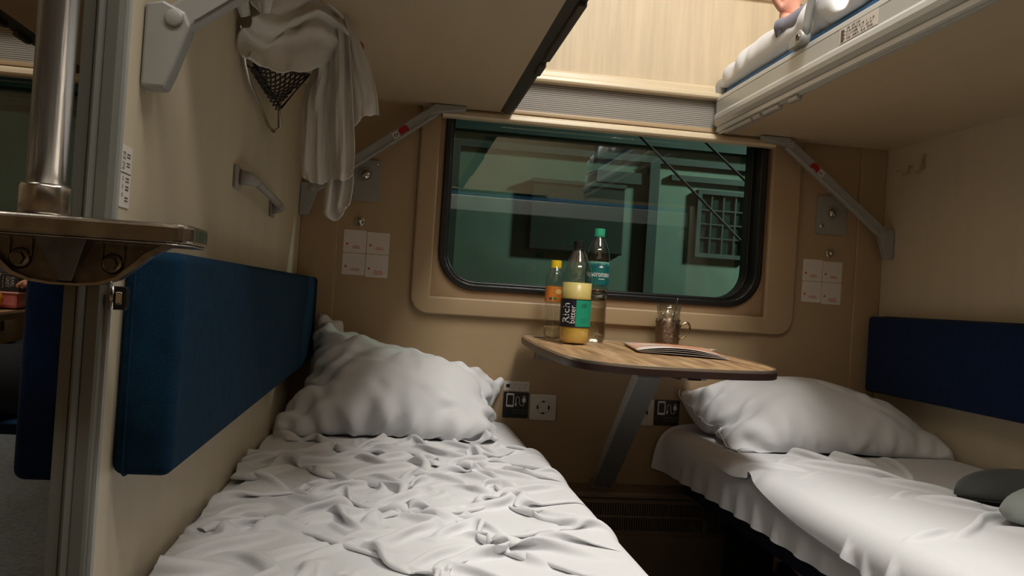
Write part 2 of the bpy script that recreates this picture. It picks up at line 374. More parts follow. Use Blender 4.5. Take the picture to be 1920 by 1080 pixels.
# ------------------------------------------------------------------ partition posts
def post(x0, x1, y, lab):
    o = thing('partition_post', lab, 'post', ((x0+x1)/2, y, 0)); w = x1-x0
    P = [(x0, y+.0165), (x0, y), (x0+.30*w, y), (x0+.32*w, y+.0015), (x0+.34*w, y), (x0+.37*w, y-.0025), (x0+.45*w, y-.005), (x0+.53*w, y-.0025), (x0+.57*w, y+.001), (x0+.60*w, y), (x0+.90*w, y+.0005), (x0+.97*w, y+.003), (x1, y+.008), (x1, y+.0165)]
    MB().prism(P, 0, H-.001, XY).build('profile', POSTM, o)
    MB().box(x1-.0012, x1+.0030, y+.009, y+.0165, 0, H-.001).build('edge_strip', ALU, o)
    return o
post(-.026, .0075, -1.567, 'grey aluminium partition post standing behind the steel pole')
post(1.744, 1.786, -1.567, 'grey aluminium post at the aisle end of the far partition')
MB0 = thing('grab_pole', 'vertical brushed steel pole standing on the steel step', 'pole', (-.028, -1.615, .888))
MB().cyl((-.028, -1.615, .89), (-.028, -1.615, 2.3), .0158, 32).build('pole_tube', STEEL, MB0)
MB().lathe([(0, .885), (.0196, .885), (.0205, .887), (.0205, .908), (.0192, .911), (.0158, .911)], -.028, -1.615, 32).build('socket_collar', CAST, MB0)
st = thing('boarding_step', 'polished cast steel step bolted across the partition post', 'step', (-.02, -1.6, .825))
C0 = -.020
P = rrect(C0-.118, C0+.118, -1.645, -1.574, (.004, .004, .022, .022), 8)
MB().prism(P, .8672, .8845, XY).build('tread', CAST, st, bevel=.0035, seg=3)
m = MB(); m.ring(P, rrect(C0-.108, C0+.108, -1.635, -1.580, (.004, .004, .016, .016), 8), .8660, .8674, XY)
m.build('tread_rim', CAST, st, bevel=.001)
R = [(.108, .8690), (.088, .8660), (.072, .8570), (.058, .8440), (.046, .8340), (.030, .8285), (.012, .8265), (-.012, .8265), (-.030, .8285), (-.046, .8340), (-.058, .8440), (-.072, .8570), (-.088, .8660), (-.108, .8690)]
O = [(C0+a, b) for a, b in R]; I = [(C0+a*.93, b+.0022 if i not in (0, 13) else b) for i, (a, b) in enumerate(R)]
MB().prism(O, -1.578, -1.574, XZ).build('back_plate', DSTEEL, st)
m = MB(); 
for i in range(13):
    a, b, c, d = O[i], O[i+1], I[i+1], I[i]
    m.prism([a, b, c, d], -1.586, -1.577, XZ)
m.build('plate_rim', CAST, st, weld=.0002)
m = MB(); g = [(C0-.022, -1.60, .8693), (C0+.022, -1.60, .8693), (C0+.006, -1.584, .829), (C0-.006, -1.584, .829), (C0-.022, -1.577, .8693), (C0+.022, -1.577, .8693), (C0+.006, -1.577, .829), (C0-.006, -1.577, .829)]
m.add(g, [(0, 1, 2, 3), (1, 5, 6, 2), (4, 0, 3, 7), (3, 2, 6, 7)]); m.build('gusset', CAST, st, bevel=.001)
for x in (-.040, .038):
    b = MB().lathe([(0, -.003), (.0095, -.003), (.0095, 0), (.0088, .0012), (.0075, .002), (0, .002)], 0, 0, 20); b.v = [(C0+x+p[0], -1.580-p[2], .8480+p[1]) for p in b.v]
    bo = b.build('washer', CAST, st)
    h6 = [(C0+x+.0062*math.cos(PI*k/3), .8480+.0062*math.sin(PI*k/3)) for k in range(6)]
    MB().prism(h6, -1.5868, -1.581, XZ).build('bolt_head', DSTEEL, bo, bevel=.0008)
    MB().box(C0+x-.010, C0+x-.0085, -1.5805, -1.5775, .850, .8690).build('rib', DSTEEL, st); MB().box(C0+x+.0085, C0+x+.010, -1.5805, -1.5775, .850, .8690).build('rib', DSTEEL, st)
k = thing('latch_clip', 'small black and chrome latch on the partition just below the step', 'latch', (.018, -1.555, .805))
MB().box(.0112, .0260, -1.560, -1.549, .806, .828).build('clip_plate', RUBBER, k, bevel=.002)
MB().box(.0170, .0230, -1.5635, -1.560, .811, .823).build('chrome_insert', CHROME, k, bevel=.0025, seg=3)
MB().cyl((.0135, -1.5615, .806), (.0135, -1.5615, .828), .0022, 10).build('pin', CHROME, k)

# ------------------------------------------------------------------ folding upper bunks
def bunk(ox, side, lab, clips, vis=True):
    """side +1: hangs on the partition at x=0 of its compartment, -1: on the one at x=1.75"""
    X = lambda a: ox+(a if side > 0 else 1.75-a)
    o = thing('upper_bunk', lab, 'bunk', (X(.3), -.77, 1.369))
    def bx(a0, a1, y0, y1, z0, z1): return MB().box(min(X(a0), X(a1)), max(X(a0), X(a1)), y0, y1, z0, z1)
    P = rrect(min(X(.001), X(.560)), max(X(.001), X(.560)), -1.50, -.0155, (.03 if side > 0 else .001, .001 if side > 0 else .03, .001 if side > 0 else .03, .03 if side > 0 else .001), 6)
    MB().prism(P, 1.369, 1.400, XY).build('underside_panel', BUNK_U, o, bevel=.002)
    E = .5745
    prof = [(E-.030, 1.3690), (E-.012, 1.3625), (E-.010, 1.3670), (E-.006, 1.3670), (E-.003, 1.3700), (E-.0045, 1.3815), (E-.0065, 1.3825), (E-.002, 1.3845), (E+.0045, 1.3930), (E+.0065, 1.4040), (E+.0055, 1.4150), (E+.0030, 1.4205), (E+.0005, 1.4225), (E+.0005, 1.4570), (E-.0018, 1.4580), (E+.0005, 1.4595), (E-.001, 1.4700), (E-.0035, 1.4730), (E-.018, 1.4730), (E-.018, 1.3900), (E-.030, 1.3850)]
    MB().prism([(X(a), z) for a, z in prof], -1.50, -.045, XZ).build('side_rail', RAILM if vis else SHADEPL, o)
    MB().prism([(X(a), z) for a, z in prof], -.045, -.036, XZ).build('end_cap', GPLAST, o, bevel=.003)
    if not vis: MB().prism([(X(a), z) for a, z in ((E-.044, 1.3705), (E-.012, 1.3610), (E-.006, 1.3610), (E-.004, 1.368), (E-.04, 1.372))], -1.50, -.04, XZ).build('lower_lip', SHADEPL, o)
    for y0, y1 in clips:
        bx(E-.020, E-.005, y0, y1, 1.352, 1.3655).build('clip', GPLAST if vis else SHADEPL, o, bevel=.003)
    MB().box(min(X(.02), X(.555)), max(X(.02), X(.560)), -1.49, -.045, 1.402, 1.500 if vis else 1.43).build('mattress', MATT, o, bevel=.014, seg=4)
    return o, X
CL = [(-.27, -.10), (-.325, -.285), (-.43, -.345), (-.53, -.485)]
ub, XR = bunk(0, -1, 'upper bunk with silver rail and blue mattress, carrying white bedding', CL)
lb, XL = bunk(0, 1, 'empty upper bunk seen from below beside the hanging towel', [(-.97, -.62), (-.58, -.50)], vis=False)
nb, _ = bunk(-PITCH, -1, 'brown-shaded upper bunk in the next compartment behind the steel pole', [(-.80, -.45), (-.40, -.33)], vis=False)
# rail sticker and safety bar of the near upper bunk
s_ = thing('rail_sticker', 'white instruction sticker on the silver bunk rail', 'sticker', (1.1745, -.79, 1.428))
MB().box(1.1737, 1.1745, -.865, -.722, 1.4245, 1.4565).build('card', PAPER, s_)
m = MB()
for i in range(7): m.box(1.1732, 1.1737, -.728-.0-.012-(.004 if i % 2 else 0), -.729, 1.4275+i*.0038, 1.4275+i*.0038+.002)
rr = random.Random(3)
for r_ in range(4):
    y = -.752
    while y > -.855+.018*r_*(r_ > 2):
        if rr.random() < .8:
            z = 1.4275+r_*.0072; m.beam((1.1735, y, z), (1.1735, y-.002*rr.choice((-1, 1, 2)), z+.0045), .0004, .0012)
        y -= .0045
m.build('print_marks', INK, s_)
pts = [(1.169, -.572, 1.482), (1.169, -.583, 1.510), (1.169, -.592, 1.545), (1.169, -.612, 1.59), (1.169, -.645, 1.64), (1.169, -.70, 1.69), (1.169, -.78, 1.715), (1.169, -.95, 1.72), (1.169, -1.12, 1.715), (1.169, -1.2, 1.69), (1.169, -1.25, 1.62), (1.169, -1.27, 1.52), (1.169, -1.275, 1.475)]
sb = MB().tube(pts, .0095, 14).build('safety_bar', ALU, ub)
q = MB().lathe([(0, -.012), (.016, -.012), (.0175, -.010), (.0175, .008), (.015, .011), (0, .011)], 0, 0, 24); q.v = [(1.168-p[2], -.567+p[0], 1.487+p[1]) for p in q.v]
hb = q.build('pivot_housing', ALU, sb, bevel=.001)
q = MB().lathe([(.0075, 0), (.0075, .0025), (.0058, .0025), (.0050, .0005), (0, .0005)], 0, 0, 16); q.v = [(1.1568-p[2], -.567+p[0], 1.487+p[1]) for p in q.v]
q.build('screw', DSTEEL, sb)
MB().prism([(-.553, 1.473), (-.508, 1.473), (-.512, 1.488), (-.520, 1.496), (-.556, 1.502)], 1.162, 1.180, YZ).build('mount_block', ALU, sb, bevel=.002)
bp = MB()
n = 14; G = np.zeros((n, 16, 3))
for i in range(n):
    t = i/(n-1)*PI
    for j in range(16):
        a = 2*PI*j/15; G[i, j] = (1.195+.020*math.sin(t)*math.cos(a), -.022+.016*math.sin(t)*math.sin(a), 1.498-.036*math.cos(t))
tag(bp.grid(G).build('rubber_bumper', GPLAST, loc=(1.195, -.022, 1.46), weld=.0001), 'grey rubber bumper at the window end of the bedding-laden bunk', 'bumper')

# ------------------------------------------------------------------ bunk stays
def stay(ox, side, y, lab):
    X = lambda a: ox+(a if side > 0 else 1.75-a)
    o = thing('bunk_stay', lab, 'support arm', (X(.012), y, 1.035))
    P = [(X(.001), 1.032), (X(.024), 1.032), (X(.031), 1.05), (X(.046), 1.098), (X(.040), 1.112), (X(.018), 1.122), (X(.001), 1.118)]
    MB().prism(P, y-.013, y+.013, XZ).build('wall_bracket', ALU, o, bevel=.003)
    MB().beam((X(.028), y, 1.103), (X(.352), y, 1.350), .031, .019, (0, 1, 0)).build('arm', ALU, o, bevel=.003)
    MB().beam((X(.050), y-.0102, 1.106), (X(.345), y-.0102, 1.331), .002, .004, (0, 1, 0)).build('arm_lip', ALU, o)
    P = [(X(.325), 1.346), (X(.343), 1.336), (X(.368), 1.345), (X(.435), 1.356), (X(.44), 1.3675), (X(.35), 1.3675)]
    MB().prism(P, y-.013, y+.011, XZ).build('bunk_bracket', ALU, o, bevel=.003)
    for cx, cz, r in ((.030, 1.104, .009), (.343, 1.352, .007)):
        q = MB().lathe([(0, 0), (r, 0), (r, .003), (r*.8, .004), (0, .004)], 0, 0, 16); q.v = [(X(cx)+p[0], y-.0125-p[2], cz+p[1]) for p in q.v]
        q.build('rivet', ALU, o)
    t = Vector((X(.352)-X(.028), 0, .247)).normalized(); nrm = Vector((-t.z, 0, t.x)) if side > 0 else Vector((t.z, 0, -t.x))
    c = Vector((X(.268), y-.0098, 1.286)); pl = MB()
    hexp = [c+t*a+nrm*b for a, b in ((-.014, -.006), (-.008, -.011), (.008, -.011), (.014, -.006), (.014, .006), (.008, .011), (-.008, .011), (-.014, .006))]
    pl.add([(p.x, p.y, p.z) for p in hexp]+[(p.x, p.y-.0012, p.z) for p in hexp], [tuple(range(8)), tuple(range(8, 16))]+[(i, (i+1) % 8, 8+(i+1) % 8, 8+i) for i in range(8)])
    pl.build('red_catch', RED, o)
    MB().beam(c-t*.008-nrm*.008+Vector((0, -.0016, 0)), c+t*.008-nrm*.008+Vector((0, -.0016, 0)), .0005, .004, (0, 1, 0)).build('catch_highlight', WHITEP, o)
    c2 = c-t*.026; q = MB(); cc = [c2+t*(.009*a)+nrm*(.009*b) for a, b in ((-1, -1), (1, -1), (1, 1), (-1, 1))]
    q.add([(p.x, p.y, p.z) for p in cc]+[(p.x, p.y-.0008, p.z) for p in cc], [(0, 1, 2, 3), (4, 5, 6, 7), (0, 1, 5, 4), (1, 2, 6, 5), (2, 3, 7, 6), (3, 0, 4, 7)]); q.build('arrow_sticker', PAPER, o)
    q = MB(); arr = [(-.006, 0), (0, .006), (0, .003), (.006, .003), (.006, -.003), (0, -.003), (0, -.006)]
    pp = [c2+t*a+nrm*b+Vector((0, -.0011, 0)) for a, b in arr]; ii = [c2+t*(a*.55)+nrm*(b*.55)+Vector((0, -.0011, 0)) for a, b in arr]
    q.add([tuple(p) for p in pp+ii], [(i, (i+1) % 7, 7+(i+1) % 7, 7+i) for i in range(7)]); q.build('arrow_print', INK, o)
    return o
stay(0, 1, -.055, 'grey bunk stay with red catch, half hidden by the hanging towel')
stay(0, -1, -.055, 'grey bunk stay with red catch above the pillow without a towel')
stay(0, 1, -1.470, 'grey bunk stay cut by the top of the picture beside the post')

# ------------------------------------------------------------------ wall fittings
def latch(x0, x1, z0, z1, kx, kz, bx_, bz, lab):
    o = thing('latch_plate', lab, 'latch plate', ((x0+x1)/2, 0, z0))
    MB().prism(rrect(x0, x1, z0, z1, .008), -.0065, -.0002, XZ).build('plate', GPLAST, o, bevel=.0015)
    def disc(prof, cx, cz, name, mt):
        q = MB().lathe(prof, 0, 0, 24); q.v = [(cx+p[0], -.0065-p[2], cz+p[1]) for p in q.v]; return q.build(name, mt, o)
    disc([(.021, 0), (.021, .002), (.017, .003), (.0165, .0008), (.0125, .0008)], kx, kz, 'dished_ring', GPLAST)
    disc([(.0125, 0), (.0125, .008), (.0105, .0105), (0, .011)], kx, kz, 'knob', CHROME)
    disc([(.0075, 0), (.0075, .0015), (.006, .003), (0, .0035)], bx_, bz, 'button', CHROME)
    disc([(.0035, 0), (.0035, .001), (0, .0015)], x1-.010, z1-.010, 'screw', CHROME)
latch(.118, .212, 1.087, 1.205, .170, 1.162, .132, 1.112, 'grey latch plate with round knob beside the towel tail')
latch(1.528, 1.625, 1.097, 1.215, 1.576, 1.163, 1.545, 1.122, 'grey latch plate with round knob under the fully visible bunk stay')
def ring_hook(x, z, lab):
    o = thing('round_hook', lab, 'hook', (x, 0, z))
    q = MB().lathe([(.014, 0), (.014, .004), (.012, .007), (.0095, .006), (.009, .002), (.006, .002), (.006, .012), (.0075, .014), (.007, .017), (0, .018)], 0, 0, 24); q.v = [(x+p[0], -p[2], z+p[1]) for p in q.v]
    q.build('hook_body', CHROME, o)
ring_hook(.163, 1.030, 'round chrome coat button above the sticker sheet under the towel')
ring_hook(1.579, 1.040, 'round chrome coat button above the sticker sheet, on the side of the dark navy pad')
def sheet(x0, z0, x1, z1, lab):
    o = thing('sticker_sheet', lab, 'sticker', ((x0+x1)/2, -.001, z0)); xm = (x0+x1)/2; zm = (z0+z1)/2
    for k, (a, b, c, d) in enumerate(((x0, xm-.0008, zm+.0008, z1), (xm+.0008, x1, zm+.0008, z1-.003), (x0, xm-.0008, z0+.003, zm-.0008), (xm+.0008, x1, z0, zm-.0008))):
        card = MB().prism(rrect(a, b, c, d, .003, 3), -.0012, -.0001, XZ).build('card', PAPER, o)
        m = MB(); r_ = random.Random(k+5); n_ = (2, 2, 2, 3)[k]
        for j in range(n_):
            w_ = (.010, .016, .021)[min(j+(1 if k > 1 else 0), 2)]; cx = (a+b)/2+.004; z = c+.017-.0045*j
            x = cx-w_*.5-.003
            while x < cx+w_*.5+.003: m.box(x, x+.0018, -.0016, -.0011, z, z+.0020+.0006*(r_.random() > .5)); x += .0026
        q = MB().lathe([(0, 0), (.0034, 0), (.0034, .0004), (0, .0004)], 0, 0, 12); q.v = [(a+.010+p[0], -.0012-p[2], c+.024+p[1]) for p in q.v]
        m.add(q.v, q.f); m.build('caption_marks', REDINK, card)
sheet(.121, .875, .249, 1.005, 'white four-card sticker sheet with red captions near the towel')
sheet(1.496, .885, 1.624, 1.018, 'white four-card sticker sheet with red captions near the navy pad')
def socket(x, z, lab):
    o = thing('power_socket', lab, 'socket', (x, 0, z))
    MB().prism(rrect(x-.038, x+.038, z-.038, z+.038, .004), -.008, -.0002, XZ).build('frame', WHITEP, o, bevel=.0015)
    MB().ring(rrect(x-.028, x+.028, z-.028, z+.028, .002), [(x+.0195*math.cos(2*PI*k/28+PI/14*0), z+.0195*math.sin(2*PI*k/28)) for k in range(28)], -.0105, -.008, XZ).build('cover', WHITEP, o)
    q = MB().lathe([(.0195, .0025), (.0190, -.003), (0, -.003)], 0, 0, 28); q.v = [(x+p[0], -.0085-p[2], z+p[1]) for p in q.v]; q.build('recess', mat('socket_grey', (128, 120, 106), rough=.5), o)
    for dx in (-.009, 0, .009):
        q = MB().lathe([(0, 0), (.0032, 0), (.0032, .0008), (0, .0008)], 0, 0, 12); q.v = [(x+dx+p[0], -.0058-p[2], z+p[1]) for p in q.v]; q.build('pin_hole', BLACK, o)
    for s in (-1, 1): MB().box(x-.004, x+.004, -.0102, -.0060, z+s*.0168-.002, z+s*.0168+.002).build('earth_clip', BLACK, o)
    for s in (-1, 1): MB().box(x+s*.0168-.0026, x+s*.0168+.0026, -.0100, -.0060, z-.005, z+.005).build('notch', BLACK, o)
socket(.719, .5315, 'white round socket beside the black charging sign near the pillow by the teal pad')
socket(1.014, .530, 'white socket half hidden behind the slanting table leg')
def sign(x0, z0, w_, lab, left=True):
    o = thing('charging_sign', lab, 'sign', (x0+w_/2, 0, z0)); hh = w_
    MB().prism(rrect(x0, x0+w_, z0, z0+hh, .003, 3), -.0022, -.0002, XZ).build('plate', mat('sign_black', (30, 32, 36), rough=.4), o, bevel=.0006)
    y = -.0030; u = lambda a, b: (x0+a*w_, y, z0+b*hh)
    MB().ring(rrect(x0+.12*w_, x0+.42*w_, z0+.42*hh, z0+.95*hh, .003), rrect(x0+.155*w_, x0+.385*w_, z0+.50*hh, z0+.88*hh, .001), -.003, -.0022, XZ).build('phone_symbol', WHITEINK, o)
    c = [u(.50, .50), u(.50, .64), u(.49, .74), u(.53, .82), u(.60, .82), u(.64, .74), u(.64, .58), u(.68, .50), u(.76, .48), u(.81, .54), u(.81, .62)]
    m = MB().tube(c, .0009, 6); m.box(x0+.475*w_, x0+.525*w_, -.0034, -.0022, z0+.47*hh, z0+.58*hh)
    m.prism(rrect(x0+.74*w_, x0+.88*w_, z0+.62*hh, z0+.78*hh, .003), -.0034, -.0022, XZ)
    for a in (.77, .83): m.box(x0+a*w_, x0+(a+.025)*w_, -.0034, -.0022, z0+.78*hh, z0+.87*hh)
    m.build('cable_symbol', WHITEINK, o)
    m = MB(); r_ = random.Random(2)
    for z in (.28, .18):
        x = .35
        while x < .95: m.box(x0+x*w_, x0+(x+.02)*w_, -.0026, -.0022, z0+z*hh, z0+(z+.035)*hh); x += .034
    m.build('small_print', mat('dim_ink', (96, 96, 96), rough=.6), o)
sign(.602, .4965, .0745, 'black phone charging sign under the white plug sticker')
sign(1.056, .4925, .0765, 'black phone charging sign beside the bed with overhanging sheet')
o = thing('plug_sticker', 'small white sticker with a black plug symbol above the charging sign', 'sticker', (.638, 0, .574))
MB().prism(rrect(.601, .676, .5745, .6025, .001, 2), -.0012, -.0001, XZ).build('card', PAPER, o)
m = MB(); m.prism([(.607, .5885), (.609, .5925), (.613, .5935), (.618, .5935), (.618, .5835), (.613, .5835), (.609, .5845)], -.0018, -.0012, XZ)
for z in (.5912, .5850): m.box(.618, .6225, -.0018, -.0012, z, z+.0012)
for r_, xs in ((.5925, (.629, .633, .642, .650, .660, .665, .670)), (.5820, (.629, .634, .645, .652, .660, .664))):
    for x in xs: m.beam((x, -.0016, r_-.002), (x+.0022*rr.choice((-1, 1)), -.0016, r_+.0028), .0006, .0011, (0, 1, 0))
m.build('print', INK, o)
# seat number sticker on the left partition
o = thing('seat_number_sticker', 'white seat number sticker on the partition beside the post', 'sticker', (0, -1.525, .907))
MB().box(.0002, .0010, -1.549, -1.490, .905, .966).build('card', PAPER, o)
m = MB(); f = lambda cy, cz: (lambda a, b: (.0014, cy+a, cz+b))
put_text(m, '22', .0105, f(-1.514, .9555), .8); put_text(m, '21', .0105, f(-1.514, .9455), .8)
for z in (.933, .925, .917): put_text(m, '20', .0055, f(-1.514, z), .8)
m.box(.0010, .0014, -1.549, -1.492, .9385, .9392)
for z in (.958, .955, .949, .946, .934, .931, .926, .923, .915, .912):
    for y in (-1.504, -1.5005, -1.497): m.box(.0010, .0014, y-.001, y+.0007, z-.0008, z+.0007)
m.build('print', INK, o)
# towel handle on left partition
o = thing('grab_rail', 'small grey grab rail on the partition above the teal pad', 'handle', (.012, -.76, 1.0))
for y, z, dy in ((-.955, 1.012, 1), (-.555, 1.000, -1)):
    MB().box(.0002, .006, y-.022, y+.022, z-.020, z+.018).build('mount_plate', GPLAST, o, bevel=.002)
    MB().tube([(.004, y+dy*.004, z), (.016, y+dy*.014, z), (.024, y+dy*.035, z-.001), (.026, y+dy*.06, z-.001)], [.013, .012, .0095, .0075], 12).build('mount_neck', GPLAST, o)
MB().tube([(.026, -.90, 1.0105), (.027, -.75, 1.006), (.026, -.61, 1.0015)], .0072, 12, flat=.8).build('grip', GPLAST, o)
# clear hooks on right partition
for y, z, s, lab in ((-.19, 1.30, 1.0, 'larger clear plastic hook on the wall above the navy pad'), (-.125, 1.293, .62, 'smaller clear plastic hook on the wall above the navy pad')):
    o = thing('wall_hook', lab, 'hook', (1.748, y, z-.02))
    HK = mat('smoky_clear_plastic', (170, 155, 130), rough=.15, spec=.8)
    if s == 1: MB().prism(rrect(y-.007, y+.007, z-.015, z+.030, .006), 1.7455, 1.7498, YZ).build('back_plate', HK, o, bevel=.001)
    MB().tube([(1.746, y, z+.012), (1.742, y, z-.012), (1.735, y, z-.024*s), (1.722, y, z-.028*s), (1.712, y, z-.020*s), (1.710, y, z-.006*s)], .0035*s+.0008, 10).build('hook_arm', HK, o)

# ------------------------------------------------------------------ pads on the partitions
def pad(X0, X1, y0, y1, z0, z1, material, lab):
    o = thing('back_pad', lab, 'pad', ((X0+X1)/2, (y0+y1)/2, z0)); s = 1 if X1 > X0 else -1
    a, b = min(X0, X1), max(X0, X1)
    MB().box(a+(.0005 if s > 0 else 0), b-(.0005 if s < 0 else 0), y0, y1, z0, z1).build('cushion', material, o, bevel=.011, seg=5, smooth=True)
    xs = X0+s*.012
    e = .0006; R_ = rrect(y0-e, y1+e*.2, z0-e, z1+e, .011, 5); R_.append(R_[0])
    MB().tube([(xs, a_, b_) for a_, b_ in R_], .0016, 6, cap=False).build('piping', material, o)
    return o
pad(0, .0587, -1.490, -.004, .6366, .8648, BLUE, 'long teal blue padded backrest on the partition by the pole')
NAVYF = weave('navy_upholstery', (18, 38, 74), (15, 33, 66), sheen=.08, scale=700)
pad(1.75, 1.6905, -1.49, -.045, .6309, .8565, NAVYF, 'dark navy padded backrest above the bed with overhanging sheet')
pad(-.03, -.090, -1.497, -.004, .630, .850, NAVYF, 'navy padded backrest on the far face of the partition, behind the post')
pad(-PITCH, -PITCH+.06, -1.49, -.01, .63, .85, NAVYF, 'navy padded backrest on the far wall of the next compartment')

# ------------------------------------------------------------------ folding table
TZ = lambda y: .737+.025*y
WOODT = None
def wood():
    global WOODT
    if WOODT: return WOODT
    m = bpy.data.materials.new('oak_laminate'); m.use_nodes = True; nt = m.node_tree; N = nt.nodes; L = nt.links; b = N['Principled BSDF']
    tc = N.new('ShaderNodeTexCoord'); mp = N.new('ShaderNodeMapping'); mp.inputs['Scale'].default_value = (9, 1.1, 1); mp.inputs['Rotation'].default_value = (0, 0, rad(38))
    L.new(tc.outputs['Object'], mp.inputs[0]); n = N.new('ShaderNodeTexNoise'); n.inputs['Scale'].default_value = 4; n.inputs['Detail'].default_value = 8; n.inputs['Distortion'].default_value = .8
    L.new(mp.outputs[0], n.inputs[0]); r = N.new('ShaderNodeValToRGB'); L.new(n.outputs[0], r.inputs[0])
    e = r.color_ramp.elements; e[0].position = .32; e[1].position = .68; e[0].color = hexc(140, 108, 78); e[1].color = hexc(206, 172, 130)
    x = e.new(.5); x.color = hexc(182, 146, 106)
    L.new(r.outputs[0], b.inputs['Base Color']); b.inputs['Roughness'].default_value = .38
    WOODT = m; return m
EDGE = mat('dark_brown_edging', (52, 34, 30), rough=.35)
def table(ox, lab):
    o = thing('folding_table', lab, 'table', (ox+.89, -.38, .72))
    half = [(.246, -.0285), (.250, -.034), (.2575, -.16), (.257, -.33), (.250, -.47), (.240, -.60), (.222, -.655), (.190, -.695), (.130, -.716), (.06, -.728)]
    outl = [(.890+a, y) for a, y in half]+[(.890-a, y) for a, y in reversed(half)]
    for _ in range(3):
        outl = [q for i, a in enumerate(outl) for b in (outl[(i+1) % len(outl)],) for q in ([a] if False else [(a[0]*.75+b[0]*.25, a[1]*.75+b[1]*.25), (a[0]*.25+b[0]*.75, a[1]*.25+b[1]*.75)])]
    def ins(d): 
        c = (.89, -.37); return [(c[0]+(x-c[0])*(1-d/.25), c[1]+(y-c[1])*(1-d/.36)) for x, y in outl]
    to = lambda a, b, h: (a+ox, b, TZ(b)+h)
    MB().prism(ins(.002), -.0185, -.0012, to).build('table_top', wood(), o)
    MB().ring(ins(0), ins(.0045), -.019, .0012, to).build('rim_strip', mat('rim_aluminium', (205, 190, 172), rough=.25, metal=.8), o, bevel=.0006)
    MB().ring(ins(-.0022), ins(.0005), -.0195, -.0045, to).build('edge_band', EDGE, o, bevel=.001)
    for x0, x1 in ((.672, .712), (.965, 1.045)): MB().box(ox+x0, ox+x1, -.062, -.048, TZ(-.05)-.0022, TZ(-.05)-.0002).build('slot', BLACK, o)
    for x0, x1 in ((.690, .738), (.985, 1.035)):
        P = [(-.001, .675), (-.012, .668), (-.045, .690), (-.085, .7135), (-.001, .7155)]
        MB().prism(P, ox+x0, ox+x0+.004, YZ).prism(P, ox+x1-.004, ox+x1, YZ).box(ox+x0, ox+x1, -.004, -.001, .668, .7155).build('wall_bracket', GPLAST, o)
    MB().beam((ox+.893, -.066, .335), (ox+.853, -.555, .694), .056, .036).build('support_arm', mat('arm_grey', (150, 150, 148), rough=.4, metal=.3), o, bevel=.003)
    MB().box(ox+.825, ox+.882, -.60, -.535, .694, .704).build('arm_bracket', GPLAST, o, bevel=.002)
    MB().box(ox+.858, ox+.93, -.08, -.052, .318, .345).build('foot_bracket', CASING, o, bevel=.003)
    for dx in (.012, .036): MB().tube([(ox+.872+dx, -.083, .322), (ox+.872+dx, -.083, .345)], .0035, 10).build('foot_bolt', CHROME, o)
    m = MB().box(ox+.888, ox+.948, -.665, -.60, .690, .7025).box(ox+.884, ox+.952, -.667, -.600, .7005, .704); m.build('latch_housing', GPLAST, o, bevel=.002)
    MB().box(ox+.906, ox+.934, -.668, -.663, .6895, .697).build('latch_slot', BLACK, o); MB().box(ox+.882, ox+.889, -.668, -.60, .690, .703).build('latch_lip', EDGE, o)
    return o
table(0, 'wood-grain folding table with rounded corners under the window')
table(-PITCH, 'folding table in the next compartment carrying tea packs')

# ------------------------------------------------------------------ bottles
PET = glassy('clear_pet', (.97, .98, .97), .04, .11, .97)
def bottle(name, lab, x, y, prof, mats, capc, cap, group=None):
    z = TZ(y)+.0012; o = thing(name, lab, 'bottle', (x, y, z))
    MB().lathe(prof, x, y, 36, z0=z).build('bottle_body', PET, o, weld=.00005)
    (r, z0, z1) = cap; m = MB(); n = 40; pr = []
    for k in range(n):
        a = 2*PI*k/n; rr_ = r*(1 if k % 2 else .965); pr.append((x+rr_*math.cos(a), y+rr_*math.sin(a)))
    m.prism(pr, z+z0, z+z1, XY); m.lathe([(r*1.03, 0), (r*1.03, .002), (r, .002)], x, y, 24, z0=z+z0-.003)
    m.build('cap', capc, o, bevel=.0012)
    return o, z
def label_band(o, x, y, z, r, z0, z1, a0, a1, material, name='label_wrap'):
    return MB().lathe([(r, z0), (r, z1)], x, y, 48, rad(a0), rad(a1), z).build(name, material, o)
def wrap(x, y, r, ac, zc, rot=0):
    """flat text (a,b) -> on a cylinder, centred at the angle ac; rot 90 turns it to run upwards"""
    def f(a, b):
        if rot == 90: a, b = -b, a
        t = ac+a/r; return (x+r*math.cos(t), y+r*math.sin(t), zc+b)
    return f
# juice bottle
jx, jy = .749, -.222
jp = [(0, .006), (.010, .003), (.024, .0), (.034, .002), (.0385, .010), (.0395, .022), (.0402, .036), (.0402, .115), (.0405, .118), (.0405, .160), (.0392, .180), (.0355, .198), (.0290, .216), (.0210, .233), (.0155, .243), (.0135, .248), (.0135, .266), (.012, .268)]
o, z = bottle('juice_bottle', 'yellow drink bottle with black cap and black and green label, nearest on the table', jx, jy, jp, None, mat('cap_black', (22, 22, 26), rough=.4), (.0150, .250, .270))
JU = mat('yellow_drink', (232, 190, 84), rough=.25, var=.08, vscale=20)
JF = mat('pale_yellow_drink', (236, 214, 134), rough=.3)
ins_ = lambda P, d: [(max(r-d, 0), h) for r, h in P]
MB().lathe(ins_([p for p in jp if p[1] <= .118], .0012)[:]+[(.0390, .119), (0, .119)], jx, jy, 36, z0=z+.0006).build('drink', JU, o)
MB().lathe([(.0389, .1195), (.0390, .1595), (0, .1600)], jx, jy, 36, z0=z+.0006).build('drink_foam', JF, o)
aC = math.atan2(-2.368-jy, .27-jx)   # direction the label front faces
deg = math.degrees(aC)
label_band(o, jx, jy, z, .0407, .043, .117, deg-175, deg+175, mat('label_black', (24, 26, 40), rough=.45))
gl = label_band(o, jx, jy, z, .0409, .0455, .1145, deg+2, deg+105, mat('label_green', (24, 150, 116), rough=.45), 'label_panel')
LW = mat('label_white', (238, 238, 232), rough=.5)
